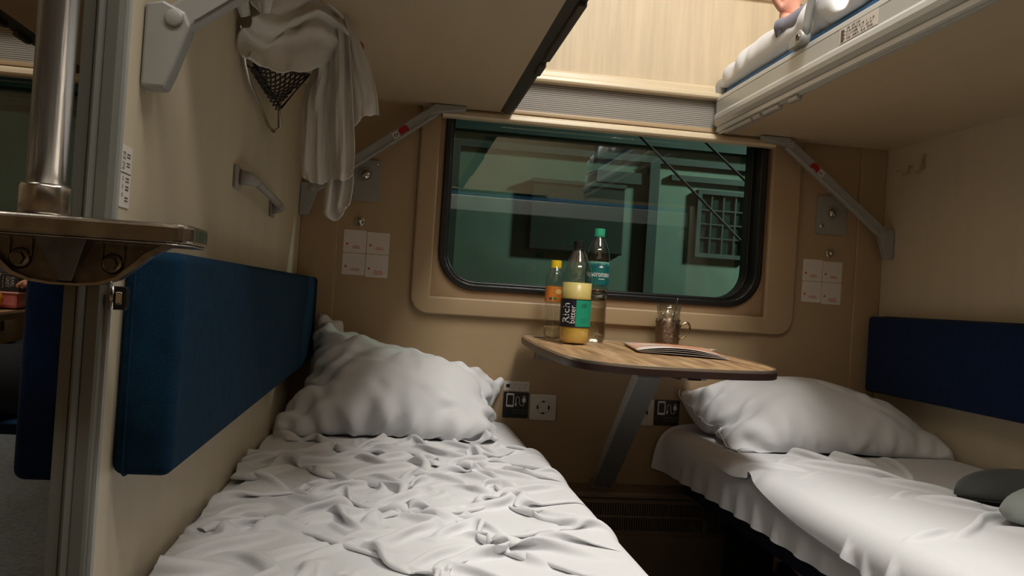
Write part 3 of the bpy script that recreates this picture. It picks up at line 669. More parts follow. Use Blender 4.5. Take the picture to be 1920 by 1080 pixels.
m = MB(); put_text(m, 'Rich', .031, wrap(jx, jy, .0412, aC-.62, z+.080, 90), 1.0); put_text(m, 'bitter', .021, wrap(jx, jy, .0412, aC-.16, z+.076, 90))
m.build('lettering', LW, o)
lf = MB(); cG = wrap(jx, jy, .0412, aC+.62, z+.094)
for k in range(5):
    a = rad(30+k*36); P = [(0, 0), (.010*math.cos(a-.28), .010*math.sin(a-.28)), (.015*math.cos(a), .015*math.sin(a)), (.010*math.cos(a+.28), .010*math.sin(a+.28))]
    lf.add([cG(*p) for p in P], [(0, 1, 2, 3)])
for k in range(3):
    for q_ in range(5): x0 = -.010+q_*.0036; lf.add([cG(x0, -.030-k*.004), cG(x0+.0024, -.030-k*.004), cG(x0+.0024, -.0285-k*.004), cG(x0, -.0285-k*.004)], [(0, 1, 2, 3)])
tag(lf.build('leaf_print', mat('dark_green_ink', (20, 110, 90), rough=.5), o), kind='stuff')
# small bottle with yellow cap
yx, yy = .7085, -.125
yp = [(0, .005), (.012, .0), (.022, .001), (.0255, .010), (.0262, .030), (.0248, .060), (.0235, .078), (.0250, .095), (.0258, .100), (.0262, .150), (.0255, .166), (.0215, .184), (.0155, .197), (.0115, .204), (.0112, .214)]
o, z = bottle('small_bottle', 'small clear bottle with yellow cap and orange label', yx, yy, yp, None, mat('cap_yellow', (232, 196, 38), rough=.35), (.0145, .200, .218))
WATER = liquid('clear_liquid', (250, 244, 225))
MB().lathe(ins_([p for p in yp if p[1] <= .035], .001)+[(.0245, .036), (0, .036)], yx, yy, 32, z0=z+.0006).build('drink', WATER, o)
aY = math.atan2(-2.368-yy, .27-yx); dY = math.degrees(aY)
label_band(o, yx, yy, z, .0266, .102, .146, dY-175, dY+175, glassy('clear_label', (.95, .92, .88), .2, .06, .9))
label_band(o, yx, yy, z, .0268, .104, .146, dY-80, dY+82, mat('label_orange', (224, 132, 50), rough=.45, var=.2, vscale=60), 'label_panel')
cY = wrap(yx, yy, .0271, aY, z+.112); m = MB(); m.add([cY(-.017, -.006), cY(-.004, -.006), cY(-.004, .004), cY(-.017, .004)], [(0, 1, 2, 3)]); m.build('barcode_panel', LW, o)
m = MB(); cY2 = wrap(yx, yy, .0274, aY, z+.112)
for k in range(9): m.add([cY2(-.0165+k*.0013, -.003), cY2(-.0158+k*.0013, -.003), cY2(-.0158+k*.0013, .0035), cY2(-.0165+k*.0013, .0035)], [(0, 1, 2, 3)])
m.build('barcode_lines', INK, o)
m = MB(); P = [(.0095*math.cos(2*PI*k/14)*(1.25 if k % 2 else .7)+.012, .0075*math.sin(2*PI*k/14)*(1.2 if k % 2 else .8)+.020) for k in range(14)]; m.add([cY2(*p) for p in P], [tuple(range(14))])
m.build('fruit_print', mat('fruit_yellow', (240, 200, 120), rough=.5), o)
m = MB(); P = [(.002+.006*math.cos(2*PI*k/10), .001+.0032*math.sin(2*PI*k/10)) for k in range(10)]; m.add([cY2(*p) for p in P], [tuple(range(10))]); m.build('green_mark', mat('leaf_green', (90, 140, 40), rough=.5), o)
# water bottle
wx, wy = .829, -.112
wp = [(0, .006), (.012, .008), (.020, .001), (.0285, .0), (.0315, .008), (.0322, .020), (.0322, .055), (.0308, .066), (.0318, .076), (.0306, .086), (.0318, .096), (.0300, .108), (.0290, .116), (.0312, .126), (.0322, .134), (.0326, .150), (.0330, .156), (.0330, .222), (.0325, .236), (.0300, .252), (.0240, .270), (.0170, .284), (.0130, .290), (.0125, .296), (.0125, .306)]
o, z = bottle('water_bottle', 'tall clear water bottle with green cap behind the yellow drink', wx, wy, wp, None, mat('cap_green', (52, 164, 122), rough=.35), (.0148, .296, .315))
MB().lathe(ins_([p for p in wp if p[1] <= .145], .0012)+[(.031, .1455), (0, .1455)], wx, wy, 32, z0=z+.0006).build('water', WATER, o)
aW = math.atan2(-2.368-wy, .27-wx); dW = math.degrees(aW)
label_band(o, wx, wy, z, .0334, .158, .222, dW-175, dW+175, mat('label_teal', (10, 104, 84), rough=.45, col2=(14, 84, 104), vscale=40))
m = MB(); put_text(m, 'Черноголовка', .0185, wrap(wx, wy, .0339, aW+.05, z+.186), .62); m.build('lettering', LW, o)
m = MB(); c_ = wrap(wx, wy, .0339, aW+.30, z+.205)
for k in range(5):
    a = rad(20+k*35); P = [(0, 0), (.004*math.cos(a-.3), .004*math.sin(a-.3)), (.0075*math.cos(a), .0075*math.sin(a)), (.004*math.cos(a+.3), .004*math.sin(a+.3))]; m.add([c_(*p) for p in P], [(0, 1, 2, 3)])
for k in range(6): x0 = -.006+k*.003; m.add([c_(x0, -.032), c_(x0+.002, -.032), c_(x0+.002, -.030), c_(x0, -.030)], [(0, 1, 2, 3)])
m.build('crest', LW, o)
m = MB(); c_ = wrap(wx, wy, .0337, aW, z+.222)
for k in range(26):
    a = -.042+k*.0034; h = .006+.007*random.random(); m.add([c_(a, 0), c_(a+.0012, -h), c_(a+.0024, 0)], [(0, 1, 2)])
m.build('drip_print', mat('pale_green_ink', (140, 205, 180), rough=.5), o)

# ------------------------------------------------------------------ tea glass in holder, spoon
gx, gy = 1.052, -.085
z = TZ(gy)+.0012; o = thing('tea_glass', 'clear faceted tea glass standing in the metal holder', 'glass', (gx, gy, z+.004))
m = MB(); n = 48; prof = [(0, .004), (.026, .004), (.0285, .008), (.0315, .075), (.0325, .085), (.0345, .1135), (.0332, .1145), (.0315, .085), (.0302, .072), (.027, .012), (0, .011)]
V = []
for r, h in prof:
    for k in range(n):
        th = 2*PI*k/n; q = 1+.028*(abs(math.sin(th*8))-.5)*(1 if .008 < h < .08 else 0); V.append((gx+r*q*math.cos(th), gy+r*q*math.sin(th), z+h))
m.add(V, [(i*n+k, i*n+(k+1) % n, (i+1)*n+(k+1) % n, (i+1)*n+k) for i in range(len(prof)-1) for k in range(n)], True)
m.build('glass_body', glassy('clear_glass', (.97, .98, .96), .02, .20, .97), o, weld=.0001)
o = thing('glass_holder', 'ornate aged metal glass holder with a curved handle', 'glass holder', (gx, gy, z))
m = MB(); n = 96; rows = [(.0325, 0), (.0335, .002), (.0340, .012), (.0335, .018)]+[(.0335+.0012*((i % 2)), .018+i*.0048) for i in range(1, 12)]
V = []
for i, (r, h) in enumerate(rows):
    for k in range(n):
        th = 2*PI*k/n; rel = .0010*math.sin(th*9+3*math.sin(h*160))*math.sin(h*230+2*math.sin(th*5)) if 2 < i else 0
        hh = h+(.006*math.sin(th*3+1.2)+.003*math.sin(th*10) if i == len(rows)-1 else 0)
        V.append((gx+(r+rel)*math.cos(th), gy+(r+rel)*math.sin(th), z+hh))
m.add(V, [(i*n+k, i*n+(k+1) % n, (i+1)*n+(k+1) % n, (i+1)*n+k) for i in range(len(rows)-1) for k in range(n)], True)
m.build('sleeve', BRONZE, o, solid=.0012)
MB().lathe([(0, .001), (.0328, .001), (.0328, .003), (0, .003)], gx, gy, 32, z0=z).build('base_disc', BRONZE, o)
H_ = [(.033, .018), (.042, .020), (.054, .030), (.062, .044), (.063, .056), (.058, .065), (.049, .066), (.042, .060), (.034, .052)]
MB().tube([(gx+a, gy-a*.12, z+h) for a, h in H_], [.0022, .0024, .0026, .0026, .0028, .003, .003, .0028, .0024], 10, flat=1.5).build('handle', mat('pale_nickel', (196, 180, 150), rough=.22, metal=1), o)
sp = thing('tea_spoon', 'metal teaspoon leaning in the tea glass', 'spoon', (gx+.004, gy, z+.012))
m = MB().tube([(gx+.002, gy, z+.016), (gx+.010, gy-.002, z+.06), (gx+.019, gy-.003, z+.105), (gx+.024, gy-.003, z+.130), (gx+.0255, gy-.003, z+.136)], [.0022, .0024, .0034, .0042, .0026], 10, flat=.45); m.build('spoon_handle', mat('dull_spoon', (150, 138, 122), rough=.3, metal=1), sp)
q = MB().lathe([(0, 0), (.007, .003), (.009, .010), (.007, .018), (.002, .024)], gx+.001, gy, 16, z0=z+.0125); q.v = [(x, gy+(y-gy)*.35, zz) for x, y, zz in q.v]; q.build('spoon_bowl', mat('dull_spoon', (150, 138, 122)), sp)

# ------------------------------------------------------------------ magazine
o = thing('magazine', 'open orange and white brochure lying on the folding table', 'magazine', (.99, -.28, TZ(-.28)))
A, B, C_, D = (.905, -.150), (.878, -.395), (1.075, -.470), (1.132, -.205)
def pages(k, lift, sh, material, nm):
    n = 14; G = np.zeros((n, n, 3))
    for i in range(n):
        for j in range(n):
            s, t = i/(n-1), j/(n-1)
            x = (A[0]*(1-s)+D[0]*s)*(1-t)+(B[0]*(1-s)+C_[0]*s)*t; y = (A[1]*(1-s)+D[1]*s)*(1-t)+(B[1]*(1-s)+C_[1]*s)*t
            bul = lift*1.0*math.sin(PI*min(1, s*1.0))**.8*(.35+.65*t)
            G[i, j] = (x+sh*t, y-sh*s*.6, TZ(y)+.0016+k*.0008+bul)
    return MB().grid(G).build(nm, material, o, solid=.0006, off=1)
MG = mat('magazine_cover_print', (232, 140, 78), rough=.3, col2=(242, 236, 228), vscale=5, stretch=(1, 3.4, 1), thresh=(.46, .52))
pages(0, .002, .004, PAPER, 'back_cover'); pages(1, .007, .0, PAPER, 'page'); pages(3, .010, -.002, mat('page_print', (150, 120, 110), rough=.4, col2=(220, 214, 206), vscale=9), 'page'); pages(5, .013, -.006, MG, 'front_cover')
tag(MB().prism(rrect(1.175-.05, 1.175-.012, -.185, -.150, .002, 2), 0, .0008, lambda a, b, h: (a, b, TZ(b)+.0015+h)).build('paper_slip', PAPER, loc=(1.14, -.17, .73)), 'small white paper slip at the table corner behind the magazine', 'paper')

# ------------------------------------------------------------------ benches
def bench(ox, side, lab, zb=.31, xe=.62):
    X = lambda a: ox+(a if side > 0 else 1.75-a)
    b_ = lambda a0, a1, y0, y1, z0, z1: MB().box(min(X(a0), X(a1)), max(X(a0), X(a1)), y0, y1, z0, z1)
    o = thing('berth_bench', lab, 'bench', (X(.3), -.76, 0))
    b_(.001, xe, -1.50, -.066, zb, .428).build('seat_box', NAVY, o, bevel=.012, seg=3)
    b_(.05, xe-.05, -.30, -.27, 0, zb).build('leg_frame', BLACK, o); b_(.05, xe-.05, -1.40, -1.37, 0, zb).build('leg_frame', BLACK, o)
    b_(.002, xe-.012, -1.50, -.066, .430, .474).build('mattress', MATT, o, bevel=.018, seg=4)
    return o
bench(0, 1, 'navy lower berth under the crumpled white sheets beside the teal pad')
bench(0, -1, 'navy lower berth under the bed whose sheet hangs over the edge')
bench(-PITCH, -1, 'lower berth in the next compartment under the grey blanket')
bg = thing('travel_bag', 'dark travel bag with a pale handle on the floor under the berth', 'bag', (1.46, -.5, 0))
MB().box(1.27, 1.64, -.80, -.33, .002, .195).build('bag_body', mat('dark_bag_fabric', (34, 28, 28), rough=.7, bump=.3, bscale=200), bg, bevel=.05, seg=5)
MB().tube([(1.30, -.33, .175), (1.29, -.35, .215), (1.285, -.42, .235), (1.29, -.50, .215), (1.30, -.53, .178)], .008, 10).build('bag_handle', mat('pale_strap', (150, 128, 104), rough=.6), bg)

# ------------------------------------------------------------------ bedding (solved cloth)
def sheet_obj(name, P, material, lab, cat_, subd=1, thick=.0015):
    loc = (float(P[..., 0].mean()), float(P[..., 1].mean()), float(P[..., 2].min()))
    o = MB().grid(P).build(name, material, subd=subd, loc=loc)
    return tag(o, lab, cat_)
def flat(xa, xb, ya, yb, z, d, kx, ky, seed, amp=.004, cell=(8, 8), warp=0):
    """cloth grid covering the rectangle, compressed by kx, ky against its own size"""
    m = int(abs(xb-xa)*kx/d)+1; n = int(abs(yb-ya)*ky/d)+1
    X, Y = np.meshgrid(np.linspace(xa, xb, m), np.linspace(ya, yb, n))
    P = np.stack([X, Y, np.full_like(X, z)+np.abs(vnoise((n, m), cell, seed, amp))], -1)
    if warp:
        P[..., 0] += vnoise((n, m), (18, 18), seed+11, warp); P[..., 1] += vnoise((n, m), (18, 18), seed+12, warp)
    return P
# fitted sheets
d = .0115
P = flat(.004, .79, -.012, -1.52, .487, d, 1.02, 1.03, 21, .004, (5, 9))
P = cloth(P, d, d, 40, 6, bed_collider(.630, .4835, 1, .03, .6, -.066+.05, .004), .0009, .9, .25)
sheet_obj('bed_sheet', P, WHITEC, 'white fitted sheet on the berth beside the teal pad', 'sheet')
d = .010
P = flat(1.745, 1.046, -.012, -1.52, .490, d, 1.03, 1.05, 33, .010, (16, 7), .006)
wn = np.linspace(0, 1, P.shape[1])[None]**6; P[..., 0] -= wn*(.085*np.exp(-((P[..., 1]+.08)/.13)**2)+.02*np.sin(P[..., 1]*13))
P = cloth(P, d, d, 70, 7, bed_collider(1.080, .4855, -1, .045, .35, -.014, 1.745), .0011, .92, .3)
sheet_obj('hanging_sheet', P, WHITEC, 'white sheet hanging in waves over the edge of the berth', 'sheet')
# crumpled top sheets
d = .0068
P = flat(.035, .700, -.455, -1.47, .500, d, 1.42, 1.34, 5, .018, (8, 10), .014)
n_, m_ = P.shape[:2]
P[..., 1] += .03*np.sin(np.linspace(0, 5, m_))[None]*np.linspace(1, 0, n_)[:, None]
P = cloth(P, d, d, 46, 9, bed_collider(.642, .4925, 1, .035, .55, -.02, .008), .0010, .84, .07)
sheet_obj('crumpled_sheet', P, WHITEC, 'crumpled white top sheet spread over the berth beside the teal pad', 'sheet')
P = flat(1.715, 1.066, -.43, -1.49, .505, d, 1.14, 1.10, 8, .016, (11, 10), .014)
n_, m_ = P.shape[:2]
P[..., 0] += .05*np.linspace(0, 1, m_)[None]**2*np.linspace(1, -.6, n_)[:, None]
P = cloth(P, d, d, 60, 8, bed_collider(1.068, .4945, -1, .05, .4, -.02, 1.735), .0010, .88, .16)
sheet_obj('top_sheet', P, WHITEC, 'rumpled white top sheet with slippers on it', 'sheet')
# pillows
def creases(P, count, seed, depth=.006, src=None, lmin=6, lmax=22, wid=1.0):
    """press soft ridges running in from the seam into the cloth, along its normals"""
    r = np.random.RandomState(seed); n, m = P.shape[:2]; h = np.zeros((n, m)); I, J = np.meshgrid(np.arange(n), np.arange(m), indexing='ij')
    for k in range(count):
        side = r.randint(4) if src is None else src[r.randint(len(src))]
        if side == 0: i0, j0, a = 0, r.uniform(0, m), r.uniform(-.6, .6)
        elif side == 1: i0, j0, a = n-1, r.uniform(0, m), PI+r.uniform(-.6, .6)
        elif side == 2: i0, j0, a = r.uniform(0, n), 0, PI/2+r.uniform(-.6, .6)
        elif side == 3: i0, j0, a = r.uniform(0, n), m-1, -PI/2+r.uniform(-.6, .6)
        else: i0, j0, a = r.uniform(.2, .8)*n, r.uniform(.1, .9)*m, r.uniform(0, 2*PI)
        L = r.uniform(lmin, lmax); c_, s_ = math.cos(a), math.sin(a); di, dj = I-i0, J-j0
        t = (di*c_+dj*s_)/L; q = (-di*s_+dj*c_)+r.uniform(-3, 3)*t*t; w_ = wid*(1+1.6*np.clip(t, 0, 1))
        env = np.clip(t*5+.6, 0, 1)*np.clip(1-t, 0, 1)**.8; A = depth*r.uniform(.4, 1)*r.choice((-1, 1, 1))
        h += A*env*(np.exp(-(q/w_)**2)-.55*np.exp(-((q-2.1*w_)/(1.3*w_))**2)-.3*np.exp(-((q+2.4*w_)/(1.5*w_))**2))
    return h
def pillow(name, lab, C0, U, V, wu, wv, seed, collide, press=.0011, steps=70, d=.0105, extra=None, piping=False, cat_='pillow', thick=.045, bend=.10, k=.90, rough=.007, cr=60, cdepth=.006, csrc=None, bp=.5, wid=1.0):
    U = np.array(U, float); U /= np.linalg.norm(U); V = np.array(V, float); V -= U*(V@U); V /= np.linalg.norm(V); Nn = np.cross(U, V)
    n = int(wv/d)+1; m = int(wu/d)+1
    uu = np.linspace(-wu/2, wu/2, m); vv = np.linspace(-wv/2, wv/2, n)
    top = np.array(C0)+k*(uu[None, :, None]*U+vv[:, None, None]*V)
    bump = np.maximum(np.cos(uu/wu*PI)[None]*np.cos(vv/wv*PI)[:, None], 0)**bp
    t1 = top+(thick*bump+vnoise((n, m), (5, 9), seed, rough)*bump+vnoise((n, m), (9, 4), seed+5, rough*.7)*bump)[..., None]*Nn; t2 = top-(thick*bump)[..., None]*Nn
    t1 += vnoise((n, m), (6, 6), seed+7, rough)[..., None]*U*bump[..., None]
    P = np.concatenate([t1, t2[:, ::-1]], 1)
    def weld(P):
        a = P[0, :m]; b = P[0, m:][::-1]; c = (a+b)/2; P[0, :m] = c; P[0, m:] = c[::-1]
        a = P[-1, :m]; b = P[-1, m:][::-1]; c = (a+b)/2; P[-1, :m] = c; P[-1, m:] = c[::-1]
        c = (P[:, 0]+P[:, -1])/2; P[:, 0] = c; P[:, -1] = c
        c = (P[:, m-1]+P[:, m])/2; P[:, m-1] = c; P[:, m] = c
    def col(P, Q): weld(P); collide(P, Q)
    rnd = vnoise((n, 2*m), (9, 7), seed+3, .35)
    def post(P, Q, s):
        gy_ = np.gradient(P, axis=0); gx_ = np.gradient(P, axis=1); nn = np.cross(gx_, gy_); l = np.linalg.norm(nn, axis=-1, keepdims=True)+1e-9
        sg_ = np.sign((nn*(P-P.mean((0, 1)))).sum()); P += sg_*nn/l*press*(1+rnd[..., None])*min(1, s/15)
        if extra: extra(P, s)
        weld(P)
    P = cloth(P, d, d, steps, 8, col, .0005, .86, bend, .4, post=post)
    gy_ = np.gradient(P, axis=0); gx_ = np.gradient(P, axis=1); nn = np.cross(gx_, gy_); nn /= np.linalg.norm(nn, axis=-1, keepdims=True)+1e-9
    sg_ = np.sign((nn*(P-P.mean((0, 1)))).sum()); hh = np.concatenate([creases(P[:, :m], cr, seed+2, cdepth, csrc, wid=wid), np.zeros((n, m))], 1)
    P += sg_*nn*hh[..., None]; weld(P)
    mb = MB().grid(P)
    ctr = P.mean((0, 1)); o = mb.build('pillow_body' if piping else name, WHITEC, None, subd=1, weld=.0004, loc=tuple(ctr)) if not piping else None
    if piping:
        th = thing(name, lab, 'pillow', tuple(float(q) for q in ctr)); MB().grid(P).build('pillow_body', WHITEC, th, subd=1, weld=.0004)
        e = P[:, 0]; nn = len(e); pts = [tuple(e[i]+np.array([-.002, 0, 0])) for i in range(nn)]
        MB().tube(pts, .0022, 6).build('seam_piping', WHITEC, th)
        return th
    return tag(o, lab, cat_)
def room(zb, x0, x1, y1, fr=.3, padx=None):
    def c(P, Q):
        low = P[..., 2] < zb; np.maximum(P[..., 2], zb, out=P[..., 2]); P[..., :2] += np.where(low[..., None], (Q[..., :2]-P[..., :2])*fr, 0)
        np.clip(P[..., 0], x0, x1, out=P[..., 0]); np.minimum(P[..., 1], y1, out=P[..., 1])
        if padx is not None:
            s, px, pz = padx
            ins = (P[..., 2] > pz)
            if s > 0: P[..., 0] = np.where(ins, np.maximum(P[..., 0], px), P[..., 0])
            else: P[..., 0] = np.where(ins, np.minimum(P[..., 0], px), P[..., 0])
    return c
def corner_up(P, s):
    n = P.shape[0]; m = P.shape[1]//2; t = np.array([.066, -.035, .800]); w_ = np.exp(-((np.arange(n)-n+1)/5.)**2)[:, None]*np.exp(-(np.arange(m)/5.)**2)[None]
    W_ = np.concatenate([w_, w_[:, ::-1]], 1)[..., None]*.12; P += (t-P[n-1, 0])*W_
pillow('leaning_pillow', 'white pillow leaning into the corner below the teal pad with one corner up', (.300, -.175, .622), (.97, -.04, -.17), (-.10, .72, .62), .55, .47, 3, room(.489, .006, 1, -.014, .3, (1, .064, .60)), .0011, 70, extra=corner_up, k=.86, cr=160, cdepth=.011, wid=.75, csrc=(0, 0, 1, 2, 2, 3, 4))
pillow('plump_pillow', 'plump white pillow with a stitched side seam below the dark navy pad', (1.455, -.185, .590), (1, -.04, .02), (0, .80, .50), .60, .46, 14, room(.492, 1.0, 1.742, -.014, .3, (-1, 1.684, .60)), .0012, 70, piping=True, cr=110, cdepth=.0065, wid=.8, csrc=(0, 0, 2, 2, 3, 4), k=.88)

# bedding of the loaded upper bunk: a thin quilt in a white cover
pillow('bunk_bedding', 'white bedding bulging over the blue mattress of the upper bunk', (1.468, -.765, 1.540), (1, 0, 0), (0, 1, 0), .62, 1.56, 41, room(1.502, 1.184, 1.738, -.022, .5), .0010, 44, d=.0135, cat_='bedding', thick=.036, bend=.10, bp=.22, rough=.010, cr=120, cdepth=.011, csrc=(0, 1, 2, 3, 4, 4))
# towel over the net rack: guide curves, splined and roughened
SW = [[(0.026, -1.03, 1.293), (0.045, -0.95, 1.33), (0.077, -0.86, 1.371), (0.107, -0.79, 1.395), (0.133, -0.735, 1.387)], [(0.024, -1.05, 1.27), (0.046, -0.97, 1.294), (0.072, -0.88, 1.337), (0.1, -0.81, 1.372), (0.141, -0.755, 1.36)], [(0.034, -1.03, 1.264), (0.05, -0.95, 1.285), (0.07, -0.86, 1.329), (0.099, -0.79, 1.366), (0.144, -0.735, 1.351)], [(0.029, -1.052, 1.246), (0.053, -0.972, 1.261), (0.076, -0.882, 1.309), (0.108, -0.812, 1.347), (0.154, -0.757, 1.324)], [(0.02, -1.024, 1.242), (0.043, -0.944, 1.254), (0.064, -0.854, 1.3), (0.1, -0.784, 1.34), (0.147, -0.729, 1.322)], [(0.014, -1.046, 1.229), (0.037, -0.966, 1.234), (0.066, -0.876, 1.28), (0.101, -0.806, 1.319), (0.145, -0.751, 1.305)], [(0.004, -1.034, 1.221), (0.032, -0.954, 1.227), (0.067, -0.864, 1.264), (0.096, -0.794, 1.3), (0.131, -0.739, 1.292)], [(0.006, -1.04, 1.202), (0.034, -0.96, 1.211), (0.073, -0.87, 1.242), (0.098, -0.8, 1.273), (0.119, -0.745, 1.274)], [(0.016, -1.05, 1.187), (0.04, -0.97, 1.193), (0.076, -0.88, 1.214), (0.095, -0.81, 1.24), (0.109, -0.755, 1.258)], [(0.021, -1.034, 1.189), (0.041, -0.954, 1.197), (0.074, -0.864, 1.221), (0.093, -0.794, 1.246), (0.105, -0.739, 1.264)], [(0.02, -1.01, 1.206), (0.037, -0.93, 1.216), (0.07, -0.84, 1.241), (0.088, -0.77, 1.266), (0.098, -0.715, 1.282)]]
DR = [[(0.091, -0.745, 1.368), (0.096, -0.748, 1.368), (0.101, -0.749, 1.368), (0.106, -0.749, 1.368), (0.11, -0.746, 1.37), (0.115, -0.743, 1.372), (0.12, -0.748, 1.37), (0.125, -0.75, 1.37), (0.13, -0.744, 1.373), (0.135, -0.747, 1.372)], [(0.089, -0.745, 1.327), (0.097, -0.75, 1.326), (0.103, -0.753, 1.326), (0.11, -0.752, 1.327), (0.116, -0.747, 1.329), (0.122, -0.741, 1.332), (0.13, -0.751, 1.329), (0.137, -0.755, 1.329), (0.143, -0.744, 1.333), (0.15, -0.749, 1.332)], [(0.088, -0.745, 1.285), (0.096, -0.753, 1.284), (0.104, -0.757, 1.284), (0.112, -0.755, 1.285), (0.118, -0.748, 1.288), (0.125, -0.74, 1.291), (0.134, -0.754, 1.288), (0.142, -0.759, 1.287), (0.148, -0.744, 1.292), (0.156, -0.75, 1.291)], [(0.087, -0.745, 1.244), (0.096, -0.755, 1.242), (0.105, -0.76, 1.242), (0.113, -0.759, 1.243), (0.12, -0.748, 1.247), (0.127, -0.738, 1.25), (0.137, -0.757, 1.246), (0.146, -0.764, 1.245), (0.152, -0.743, 1.251), (0.161, -0.752, 1.25)], [(0.076, -0.745, 1.202), (0.087, -0.757, 1.2), (0.097, -0.763, 1.2), (0.107, -0.761, 1.201), (0.116, -0.749, 1.205), (0.125, -0.737, 1.209), (0.137, -0.759, 1.205), (0.147, -0.767, 1.204), (0.155, -0.743, 1.21), (0.166, -0.753, 1.209)], [(0.075, -0.745, 1.15), (0.087, -0.757, 1.149), (0.098, -0.763, 1.149), (0.108, -0.761, 1.15), (0.118, -0.749, 1.154), (0.127, -0.737, 1.157), (0.14, -0.759, 1.154), (0.151, -0.767, 1.153), (0.16, -0.743, 1.159), (0.171, -0.753, 1.158)], [(0.075, -0.745, 1.099), (0.088, -0.757, 1.098), (0.1, -0.763, 1.098), (0.11, -0.761, 1.1), (0.12, -0.749, 1.103), (0.131, -0.737, 1.106), (0.144, -0.759, 1.103), (0.155, -0.767, 1.103), (0.165, -0.743, 1.108), (0.177, -0.753, 1.107)], [(0.077, -0.745, 1.063), (0.09, -0.757, 1.057), (0.101, -0.763, 1.058), (0.112, -0.761, 1.065), (0.122, -0.749, 1.073), (0.132, -0.737, 1.074), (0.146, -0.759, 1.065), (0.158, -0.767, 1.061), (0.167, -0.743, 1.068), (0.179, -0.753, 1.074)], [(0.08, -0.745, 1.048), (0.092, -0.757, 1.04), (0.104, -0.763, 1.036), (0.115, -0.761, 1.033), (0.124, -0.749, 1.037), (0.134, -0.737, 1.046), (0.146, -0.759, 1.046), (0.158, -0.767, 1.042), (0.167, -0.743, 1.05), (0.178, -0.753, 1.056)]]
TA = [[(0.125, -0.722, 1.097), (0.136, -0.736, 1.096), (0.144, -0.718, 1.099), (0.155, -0.738, 1.097), (0.164, -0.722, 1.101), (0.174, -0.73, 1.1)], [(0.125, -0.722, 1.055), (0.137, -0.736, 1.054), (0.145, -0.718, 1.058), (0.157, -0.738, 1.056), (0.166, -0.722, 1.059), (0.177, -0.73, 1.059)], [(0.124, -0.722, 1.029), (0.136, -0.736, 1.031), (0.145, -0.718, 1.036), (0.157, -0.738, 1.036), (0.166, -0.722, 1.041), (0.177, -0.73, 1.043)], [(0.123, -0.722, 1.003), (0.134, -0.736, 1.005), (0.143, -0.718, 1.009), (0.155, -0.738, 1.01), (0.165, -0.722, 1.015), (0.175, -0.73, 1.017)], [(0.123, -0.722, 0.986), (0.134, -0.736, 0.988), (0.142, -0.718, 0.992), (0.153, -0.738, 0.993), (0.162, -0.722, 0.998), (0.172, -0.73, 1.0)], [(0.124, -0.722, 0.98), (0.138, -0.736, 0.973), (0.148, -0.718, 0.97), (0.16, -0.738, 0.979), (0.166, -0.722, 0.992), (0.173, -0.73, 1.002)]]
FL = [[(0.108, -0.715, 1.412), (0.113, -0.725, 1.409), (0.119, -0.727, 1.407), (0.123, -0.719, 1.408), (0.127, -0.715, 1.403)], [(0.121, -0.715, 1.371), (0.128, -0.725, 1.369), (0.136, -0.727, 1.369), (0.144, -0.719, 1.366), (0.15, -0.715, 1.36)], [(0.136, -0.715, 1.32), (0.145, -0.725, 1.32), (0.155, -0.727, 1.323), (0.165, -0.719, 1.324), (0.173, -0.715, 1.32)], [(0.145, -0.715, 1.268), (0.157, -0.725, 1.269), (0.169, -0.727, 1.274), (0.182, -0.719, 1.28), (0.193, -0.715, 1.278)], [(0.153, -0.715, 1.227), (0.165, -0.725, 1.228), (0.182, -0.727, 1.235), (0.195, -0.719, 1.241), (0.208, -0.715, 1.239)], [(0.161, -0.715, 1.191), (0.174, -0.725, 1.193), (0.188, -0.727, 1.202), (0.204, -0.719, 1.21), (0.215, -0.715, 1.21)], [(0.168, -0.715, 1.155), (0.178, -0.725, 1.162), (0.189, -0.727, 1.177), (0.204, -0.719, 1.183), (0.219, -0.715, 1.186)]]
def spl(A, n):
    """Catmull-Rom resampling along the first axis"""
    A = np.array(A, float); k = len(A); t = np.linspace(0, k-1, n); i = np.minimum(t.astype(int), k-2); f = (t-i).reshape((-1,)+(1,)*(A.ndim-1))
    g = lambda j: A[np.clip(j, 0, k-1)]
    p0, p1, p2, p3 = g(i-1), g(i), g(i+1), g(i+2)
    return .5*(2*p1+(p2-p0)*f+(2*p0-5*p1+4*p2-p3)*f*f+(3*p1-p0-3*p2+p3)*f**3)
def loft(R, n, m, seed, rough=.003, xmin=.004):
    P = spl(np.array(R), n); P = spl(P.transpose(1, 0, 2), m).transpose(1, 0, 2)
    P[..., 1] += vnoise((n, m), (7, 5), seed, rough)+vnoise((n, m), (14, 3), seed+1, rough*.8); P[..., 2] += vnoise((n, m), (9, 4), seed+2, rough*.4)
    P[..., 0] = np.maximum(P[..., 0], xmin); return P
tw = MB()
tw.grid(loft(SW, 70, 46, 1, .004)); tw.grid(loft(DR, 44, 60, 2, .0035)); tw.grid(loft(TA, 26, 30, 3, .003)); tw.grid(loft(FL, 34, 30, 4, .003))
q = MB().tube([(.016, -1.045, 1.250), (.010, -1.055, 1.268), (.016, -1.060, 1.288), (.034, -1.055, 1.292), (.046, -1.045, 1.280), (.044, -1.035, 1.262)], [.008, .011, .012, .012, .010, .006], 12)
tw.add(q.v, q.f, True)
tag(tw.build('towel', TOWELC, subd=0, solid=.0022, loc=(.09, -.8, 1.0)), 'white waffle towel bunched over the net rack and hanging down', 'towel')
o = thing('net_rack', 'small wire rack with black netting on the partition, under the bunched towel', 'rack', (.01, -.85, 1.17))
A_, B_, C2, D_ = Vector((.012, -.98, 1.190)), Vector((.014, -.675, 1.185)), Vector((.080, -.72, 1.250)), Vector((.030, -.95, 1.20))
